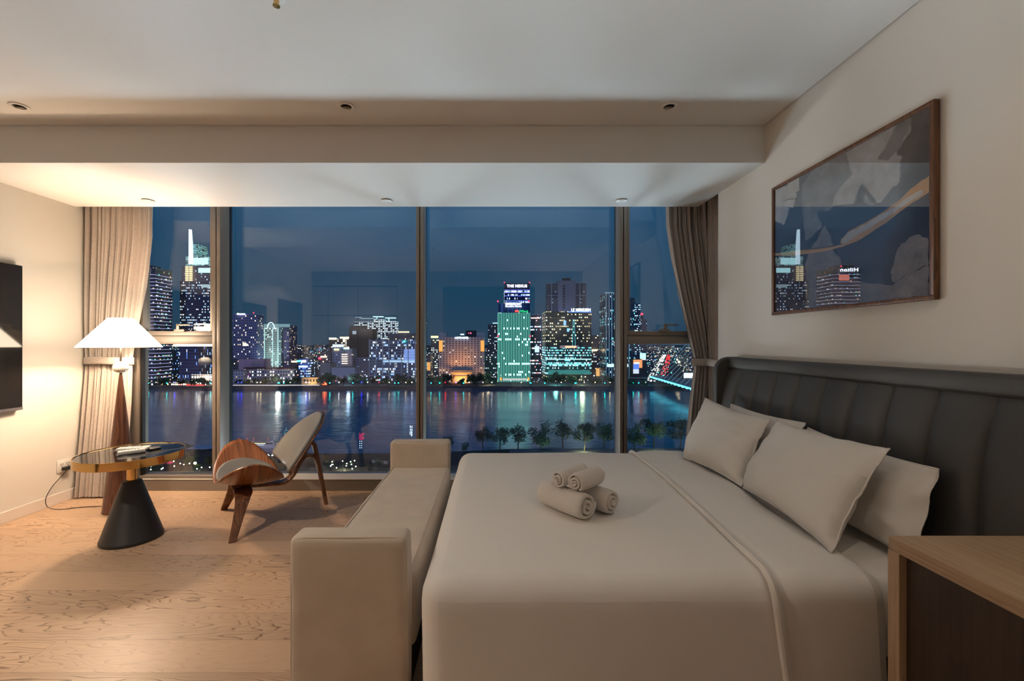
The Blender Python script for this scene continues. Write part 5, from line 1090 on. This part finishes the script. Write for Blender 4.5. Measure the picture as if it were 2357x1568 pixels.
cobj('mast', tube(NB(), [(x0+10.7, d, zb+3.6), (x0+10.7, d, zb+6.2)], .07, 6), WB, t); cobj('deck_light', box(NB(), (x0+.5, d-1.5, zb+1.45), (x0+6, d-1.4, zb+1.75)), glow('deck_light', (.75, .8, 1), .9), t)
d = 231; t = thing('pontoon', 'long floating pontoon with a yellow light line behind the yacht', 'pontoon', (cx(590, d), d, WZ)); cobj('deck', box(NB(), (cx(520, d), d, WZ), (cx(660, d), d+3, WZ+1.0)), PV, t); cobj('light_line', box(NB(), (cx(520, d), d-.1, WZ+1.15), (cx(652, d), d+.1, WZ+1.5)), glow('pontoon_light', (1, .85, .45), 1.7), t); cobj('railing', box(NB(), (cx(520, d), d+2.9, WZ+1.0), (cx(655, d), d+3, WZ+2.0)), plain('rail_grey', (.25, .27, .3), .6), t)
for px in (545, 565, 580.5, 614, 644):
    t = thing('flag', 'pink-red feather flag standing on the pontoon', 'flag', (cx(px, d), d+1, WZ+1.05), 0, 'pink-red flags on the pontoon'); cobj('pole', tube(NB(), [(cx(px, d), d+1, WZ+1.05), (cx(px, d), d+1, WZ+4.4)], .04, 5), WB, t)
    bm = prism(NB(), [(cx(px, d), d+1, WZ+1.7), (cx(px, d), d+1, WZ+4.3), (cx(px, d)+.5, d+1, WZ+4.4), (cx(px, d)+.65, d+1, WZ+3.2), (cx(px, d)+.3, d+1, WZ+1.9)], (0, .04, 0)); cobj('cloth', bm, glow('flag_lit', (.75, .12, .14), .35), t)
d = 222; t = thing('led_mast', 'mast outlined by teal led dots with a pointed arrow top beside the chair back', 'mast', (cx(659, d), d, WZ)); bm = NB()
for (u, v) in [(0, k*1.05) for k in range(6)] + [(-.9+.0*k, 6.2) for k in range(1)] + [(-.5, 6.2), (.5, 6.2), (.9, 6.2), (-.65, 7.2), (.65, 7.2), (-.35, 8.2), (.35, 8.2), (0, 9.3)]: ball(bm, (cx(659, d)+u, d, WZ+2.0+v), .13, 6, 4)
cobj('led_dots', bm, glow('led_teal', (.35, .85, .9), 2.2), t); cobj('post', tube(NB(), [(cx(659, d), d+.2, WZ), (cx(659, d), d+.2, WZ+11)], .05, 5), DK, t)
d = 208; t = thing('led_post', 'post with a blocky red led sign over two rows of white dots', 'sign', (cx(831, d), d, -51)); cobj('post', tube(NB(), [(cx(831, d), d+.3, -51), (cx(831, d), d+.3, cz(997, d))], .07, 5), DK, t); bm = NB()
for r_, row in enumerate(('1011', '1111', '1110', '1110', '1111', '1111', '1110')):
    for c_, ch in enumerate(row):
        if ch == '1': box(bm, (cx(826.5, d)+c_*.62, d, cz(997, d)-r_*.48-.46), (cx(826.5, d)+c_*.62+.58, d+.1, cz(997, d)-r_*.48))
cobj('red_sign', bm, glow('led_red', (.9, .05, .22), .45), t); bm = NB(); [ball(bm, (cx(828.2+4.2*i, d), d, cz(1016+j*5, d)), .2, 6, 4, 1.4) for i in range(2) for j in range(4)]; cobj('white_dots', bm, glow('led_white', (.75, .85, 1), 1.6), t)
d = 205; t = thing('led_post', 'post with a column of white led characters near the window post', 'sign', (cx(946, d), d, -51)); cobj('post', tube(NB(), [(cx(946, d), d+.3, -51), (cx(946, d), d+.3, cz(980, d))], .07, 5), DK, t); bm = NB()
for (u, v, w, h) in ((-.55, 0, .5, 1.1), (.35, .1, .3, 1.1), (-.5, 1.5, .5, .9), (.3, 1.5, .35, .9), (-.6, 2.7, .35, 1.6), (0, 2.6, .6, 2.4)): box(bm, (cx(946, d)+u, d, cz(980, d)-v-h), (cx(946, d)+u+w, d+.1, cz(980, d)-v))
cobj('white_sign', bm, glow('led_white2', (.7, .85, 1), 1.3), t)
d = 189; t = thing('white_railing', 'short white railing slanting across the dark park beside the bench', 'fence', (cx(876, d), d, -51)); bm = NB()
for k in range(12): x = cx(857, d)+k*.62; box(bm, (x, d-k*.18, -51), (x+.16, d-k*.18+.1, -49.9))
tube(bm, [(cx(857, d), d, -49.85), (cx(857, d)+7, d-2.1, -49.85)], .07, 5); cobj('bars', bm, plain('rail_white', (.7, .75, .85), .5), t)
d = 216; t = thing('pier_roof', 'pale low pier roofs at the near bank left of the window post', 'pier', (cx(460, d), d, WZ)); bm = NB()
for px, w, k in ((446, 5, 0), (462, 6, 1), (480, 6, 2)): prism(bm, [(cx(px, d)-w/2, d-3, WZ+2.6), (cx(px, d), d-3, WZ+3.4-.1*k), (cx(px, d)+w/2, d-3, WZ+2.9)], (0, 7, 0))
cobj('roof', bm, plain('pier_roof', (.42, .46, .55), .7), t); cobj('deck', box(NB(), (cx(434, d), d-4, WZ-2), (cx(489, d), d+4, WZ+2.4)), PV, t)
# ---------------------------------------------------------------- bridge, road and traffic
t = thing('cable_bridge', 'cable-stayed bridge with a cyan-lit scalloped deck edge beside the dark curtain', 'bridge', (210, 500, WZ))
A, B2 = Vector((cx(1518, 556), 556, -42.6)), Vector((cx(1640, 380), 380, -41.5)); dirv = (B2-A); sd = Vector((dirv.y, -dirv.x, 0)).normalized()*11
bm = prism(NB(), [A-sd, A+sd, B2+sd, B2-sd], (0, 0, 1.6)); cobj('deck', bm, plain('deck_concrete', (.14, .16, .2), .8), t)
bm = NB(); bt = NB()
for k in range(14):
    p0 = A.lerp(B2, k/14) + sd*1.03; p1 = A.lerp(B2, (k+1)/14) + sd*1.03
    pts = [p0.lerp(p1, q/8) + Vector((0, 0, 0.2-2.6*math.sin(PI*q/8)*.5)) for q in range(9)]
    prism(bm, [p0+Vector((0, 0, 1.0))] + pts + [p1+Vector((0, 0, 1.0))], sd*.05)
cobj('scalloped_edge', bm, glow('cyan_deck_light', (.12, .85, 1.0), 3.2), t)
for k in range(9):
    p = A.lerp(B2, .05+k*.085) + sd*.9; q = p + Vector((40, 0, 46)) + (B2-A)*.10; cobj('cable', tube(NB(), [p, q], .16, 4), glow('cable_light_%d' % k, (.25, .6, .75), .55), t)
cobj('kerb_light', box(NB(), (A.x+4, A.y-2, A.z+1.6), (A.x+5, A.y, A.z+2)), TEAL, t)
t = thing('elevated_road', 'elevated road on round piers leading to the cable bridge', 'road bridge', (cx(1450, 545), 545, GZ)); bm = NB(); ps = [(cx(1372, 562), 562, -44.6), (cx(1410, 556), 556, -44), (cx(1470, 548), 548, -43.2), (cx(1486, 549), 549, -43)]
ribbon(bm, spline(ps, 8), 1.3, 9.0, (0, 0, 1)); cobj('deck', bm, plain('road_concrete', (.20, .19, .18), .8), t)
for p in spline(ps, 2)[1:]: cobj('pier', lathe(NB(), [(1.1, GZ-3), (1.1, p.z-.6)], (p.x, p.y, 0), 10), plain('pier_concrete', (.2, .2, .22), .8), t)
rd = spline([(cx(1512, 575), 575, GZ+.3), (cx(1516, 760), 760, GZ+.3), (cx(1526, 1100), 1100, GZ+.3), (cx(1534, 1900), 1900, GZ+.3)], 12)
bm = NB(); ribbon(bm, rd, 34, .3, (1, .1, 0)); o = obj('boulevard', bm, plain('boulevard_asphalt', (.05, .05, .06), .7), None, smooth=False); o['kind'] = 'structure'
HL, TLt = glow('head_light', (1, .93, .8), 9), glow('tail_light', (1, .03, .02), 6); CARB = plain('car_paint', (.12, .12, .14), .3)
def car_mesh(front):
    bm = NB(); box(bm, (-.9, -2.1, .3), (.9, 2.1, 1.0), .15, 1); box(bm, (-.78, -1.2, 1.0), (.78, 1.1, 1.55), .12, 1)
    for s_ in (-.6, .6): box(bm, (s_-.34, -2.3, .5), (s_+.34, -2.08, 1.0), 0, 1, 1)
    me = bpy.data.meshes.new('car'); bm.to_mesh(me); bm.free(); me.materials.append(CARB); me.materials.append(front); return me
cm = (car_mesh(HL), car_mesh(TLt))
acc = [0.0]
for p, q in zip(rd, rd[1:]): acc.append(acc[-1] + (q-p).length)
def on_road(s_):
    k = max(0, min(len(rd)-2, next((i for i, v in enumerate(acc) if v > s_), len(rd)-1)-1)); return rd[k].lerp(rd[k+1], (s_-acc[k])/(acc[k+1]-acc[k]))
for side_ in (0, 1):
    for lane in range(3):
        for j in range(34):
            if rng.random() < .30: continue
            p = on_road(min(acc[-1]-1, (j/34)**1.25*acc[-1]*.98 + rng.uniform(0, 5)))
            o = bpy.data.objects.new('car', cm[side_]); COL.objects.link(o); o.location = p + Vector(((-13 if side_ == 0 else 5) + 4.6*lane + rng.uniform(-.9, .9), 0, .05)); o.scale = (1.35, 1.35, 1.35) if p.y > 900 else (1.15, 1.15, 1.15)
            tag(o, ('car with white headlights coming down the boulevard in the right-hand window' if side_ == 0 else 'car with red tail lights driving up the boulevard in the right-hand window'), 'car', 'cars with white headlights' if side_ == 0 else 'cars with red tail lights')
t = thing('light_mast', 'pair of golden floodlight clusters on a mast beside the boulevard', 'light mast', (cx(1560, 640), 640, GZ)); cobj('mast', tube(NB(), [(cx(1560, 640), 640, GZ), (cx(1560, 640), 640, cz(829, 640))], .3, 6), DK, t); bm = NB(); ball(bm, (cx(1558, 640), 639, cz(828, 640)), 1.3, 8, 6); ball(bm, (cx(1562, 640), 639, cz(833, 640)), 1.5, 8, 6); cobj('light', bm, WARM, t)
# ================================================================ lights, sky, camera
def light(kind, name, loc, energy, col, size=0.1, target=None, **kw):
    l = bpy.data.lights.new(name, kind); l.energy = energy; l.color = col
    if kind == 'AREA': l.size = size
    elif kind in ('POINT', 'SPOT'): l.shadow_soft_size = size
    for k, v in kw.items(): setattr(l, k, v)
    o = bpy.data.objects.new(name, l); COL.objects.link(o); o.location = loc
    if target is not None: o.rotation_euler = (Vector(target)-Vector(loc)).to_track_quat('-Z', 'Y').to_euler()
    return o
light('POINT', 'floor_lamp_light', (LX, LY, 1.39), 104, (1.0, 0.70, 0.46), 0.035)
#light('SPOT', 'kitchen_downlight', (-2.7, 0.3, 2.66), 34, (1.0, 0.86, 0.72), 0.06, (-2.5, 0.5, 0), spot_size=2.1, spot_blend=0.9)
# second row of recessed spotlights (switched on, above the top edge of the photograph) and two unseen uplights added as room fill
for x, e in ((-2.77, 150), (1.03, 9)): light('SPOT', 'ceiling_spotlight', (x, 0.92, CZ-.012), e, (1.0, 0.85, 0.70), 0.03, (x + (.25 if x < -2 else 0), 1.0, 0), spot_size=2.36, spot_blend=0.7)
for x in (-2.5, 1.2): light('SPOT', 'added_fill_uplight', (x, -0.15, 1.35), 28, (1.0, 0.88, 0.76), 0.12, (x, -0.1, 4), spot_size=2.7, spot_blend=1.0)
# floodlights on the plaza below the building, thrown up at the facade
for i, (x, y) in enumerate(((-45, 62), (0, 66), (45, 70), (90, 78))):
    light('SPOT', 'plaza_floodlight', (x, y, -49), 310000, (0.76, 0.92, 1.0), 14.0, (0, 2, 1.4), spot_size=math.radians(14), spot_blend=0.6)
for i, (x, y, z) in enumerate(((-150, 118, -38), (-175, 150, -44))): light('SPOT', 'added_wall_fill', (x, y, z), 1150000, (1.0, 0.93, 0.86), 22.0, (1.0, 2.6, 1.4), spot_size=math.radians(8), spot_blend=0.6)  # unseen lamps added outside to brighten the picture wall and pillows
# bluish sun lamp added behind the building to brighten the far bank
s = light('SUN', 'added_bank_fill', (0, -50, 200), 0.75, (0.55, 0.62, 1.0)); s.rotation_euler = Vector((0.22, 0.80, -0.56)).to_track_quat('-Z', 'Y').to_euler(); s.data.angle = 0.02
# facade uplights across the river
for px in (1020, 1044, 1062, 1080, 1105): light('SPOT', 'hotel_uplight', (cx(px, 562), 559.5, GZ+(17.5 if 1030 < px < 1090 else 3)), 13000, (1.0, 0.38, 0.09), 1.0, (cx(px, 570), 570, GZ+42), spot_size=2.0, spot_blend=0.9)
light('SPOT', 'portico_uplight', (cx(1061, 548), 546, GZ+3), 26000, (1.0, 0.40, 0.09), 1.0, (cx(1061, 556), 556, GZ+7), spot_size=2.3, spot_blend=0.8)
light('SPOT', 'arcade_uplight', (cx(570, 556), 556, GZ+7), 16000, (1.0, 0.35, 0.75), 1.0, (cx(575, 566), 566, GZ+18), spot_size=2.2, spot_blend=0.8)
light('SPOT', 'arch_hotel_uplight', (cx(618, 610), 606, GZ+6), 90000, (0.70, 1.0, 0.90), 2.0, (cx(620, 640), 640, GZ+45), spot_size=1.2, spot_blend=0.8)
light('SPOT', 'house_uplight', (cx(715, 528), 527, GZ+3), 9000, (1.0, 0.62, 0.25), 1.0, (cx(715, 536), 536, GZ+6), spot_size=2.4, spot_blend=0.8)
light('SPOT', 'grey_tower_uplight', (cx(1292, 850), 848, GZ+78), 60000, (0.25, 0.45, 1.0), 2.0, (cx(1292, 858), 858, GZ+110), spot_size=1.3, spot_blend=0.8)
for px, y, col, e in ((640, 530, (1, .9, .75), 26000), (800, 530, (.6, .8, 1), 20000), (460, 522, (1, .85, .7), 22000), (1125, 535, (1, .75, .4), 20000), (1280, 535, (.3, 1, .9), 26000), (1340, 540, (.8, 1, .5), 14000)):
    light('POINT', 'street_glow', (cx(px, y), y, GZ+9), e*.42, col, 2.5)
for px, d_, col, e in ((1258, 200, (.6, .9, .4), 900), (1345, 205, (1, .95, .4), 2600), (1515, 206, (.9, 1, .4), 2600), (790, 178, (1, .8, .4), 1500), (440, 176, (1, .8, .5), 1500)):
    light('POINT', 'park_path_light', (cx(px, d_), d_, -49), e, col, .5)
w = bpy.data.worlds.new('night_sky'); scene.world = w; w.use_nodes = True
ns, ls = w.node_tree.nodes, w.node_tree.links; bg = ns['Background']
tc = N(ns, 'ShaderNodeTexCoord'); sp = N(ns, 'ShaderNodeSeparateXYZ'); ls.new(tc.outputs['Generated'], sp.inputs[0])
ls.new(ramp(ns, ls, sp.outputs[2], [(0.0, (0.030, 0.068, 0.115)), (0.14, (0.012, 0.066, 0.125)), (0.32, (0.005, 0.078, 0.17)), (1.0, (0.003, 0.04, 0.11))]), bg.inputs[0]); bg.inputs[1].default_value = 0.88
cam = bpy.data.cameras.new('camera'); co = bpy.data.objects.new('camera', cam); COL.objects.link(co)
co.location = (0, 0, EYE); co.rotation_euler = (PI/2, 0, 0); cam.sensor_width = 36.0; cam.lens = 36.0*F/2357.0
cam.shift_x = (1178.5-VX)/2357.0; cam.shift_y = (VY-784.0)/2357.0; cam.clip_start = 0.02; cam.clip_end = 12000
scene.camera = co
vs = scene.view_settings; vs.view_transform = 'Standard'; vs.look = 'None'; vs.gamma = 1.0; vs.exposure = 0.12; vs.use_curve_mapping = False
cy = scene.cycles; cy.use_denoising = True; cy.max_bounces = 8; cy.diffuse_bounces = 5; cy.glossy_bounces = 4; cy.transmission_bounces = 4; cy.transparent_max_bounces = 12
cy.sample_clamp_indirect = 6.0; cy.caustics_reflective = False; cy.caustics_refractive = False; cy.use_adaptive_sampling = True; cy.adaptive_threshold = 0.025
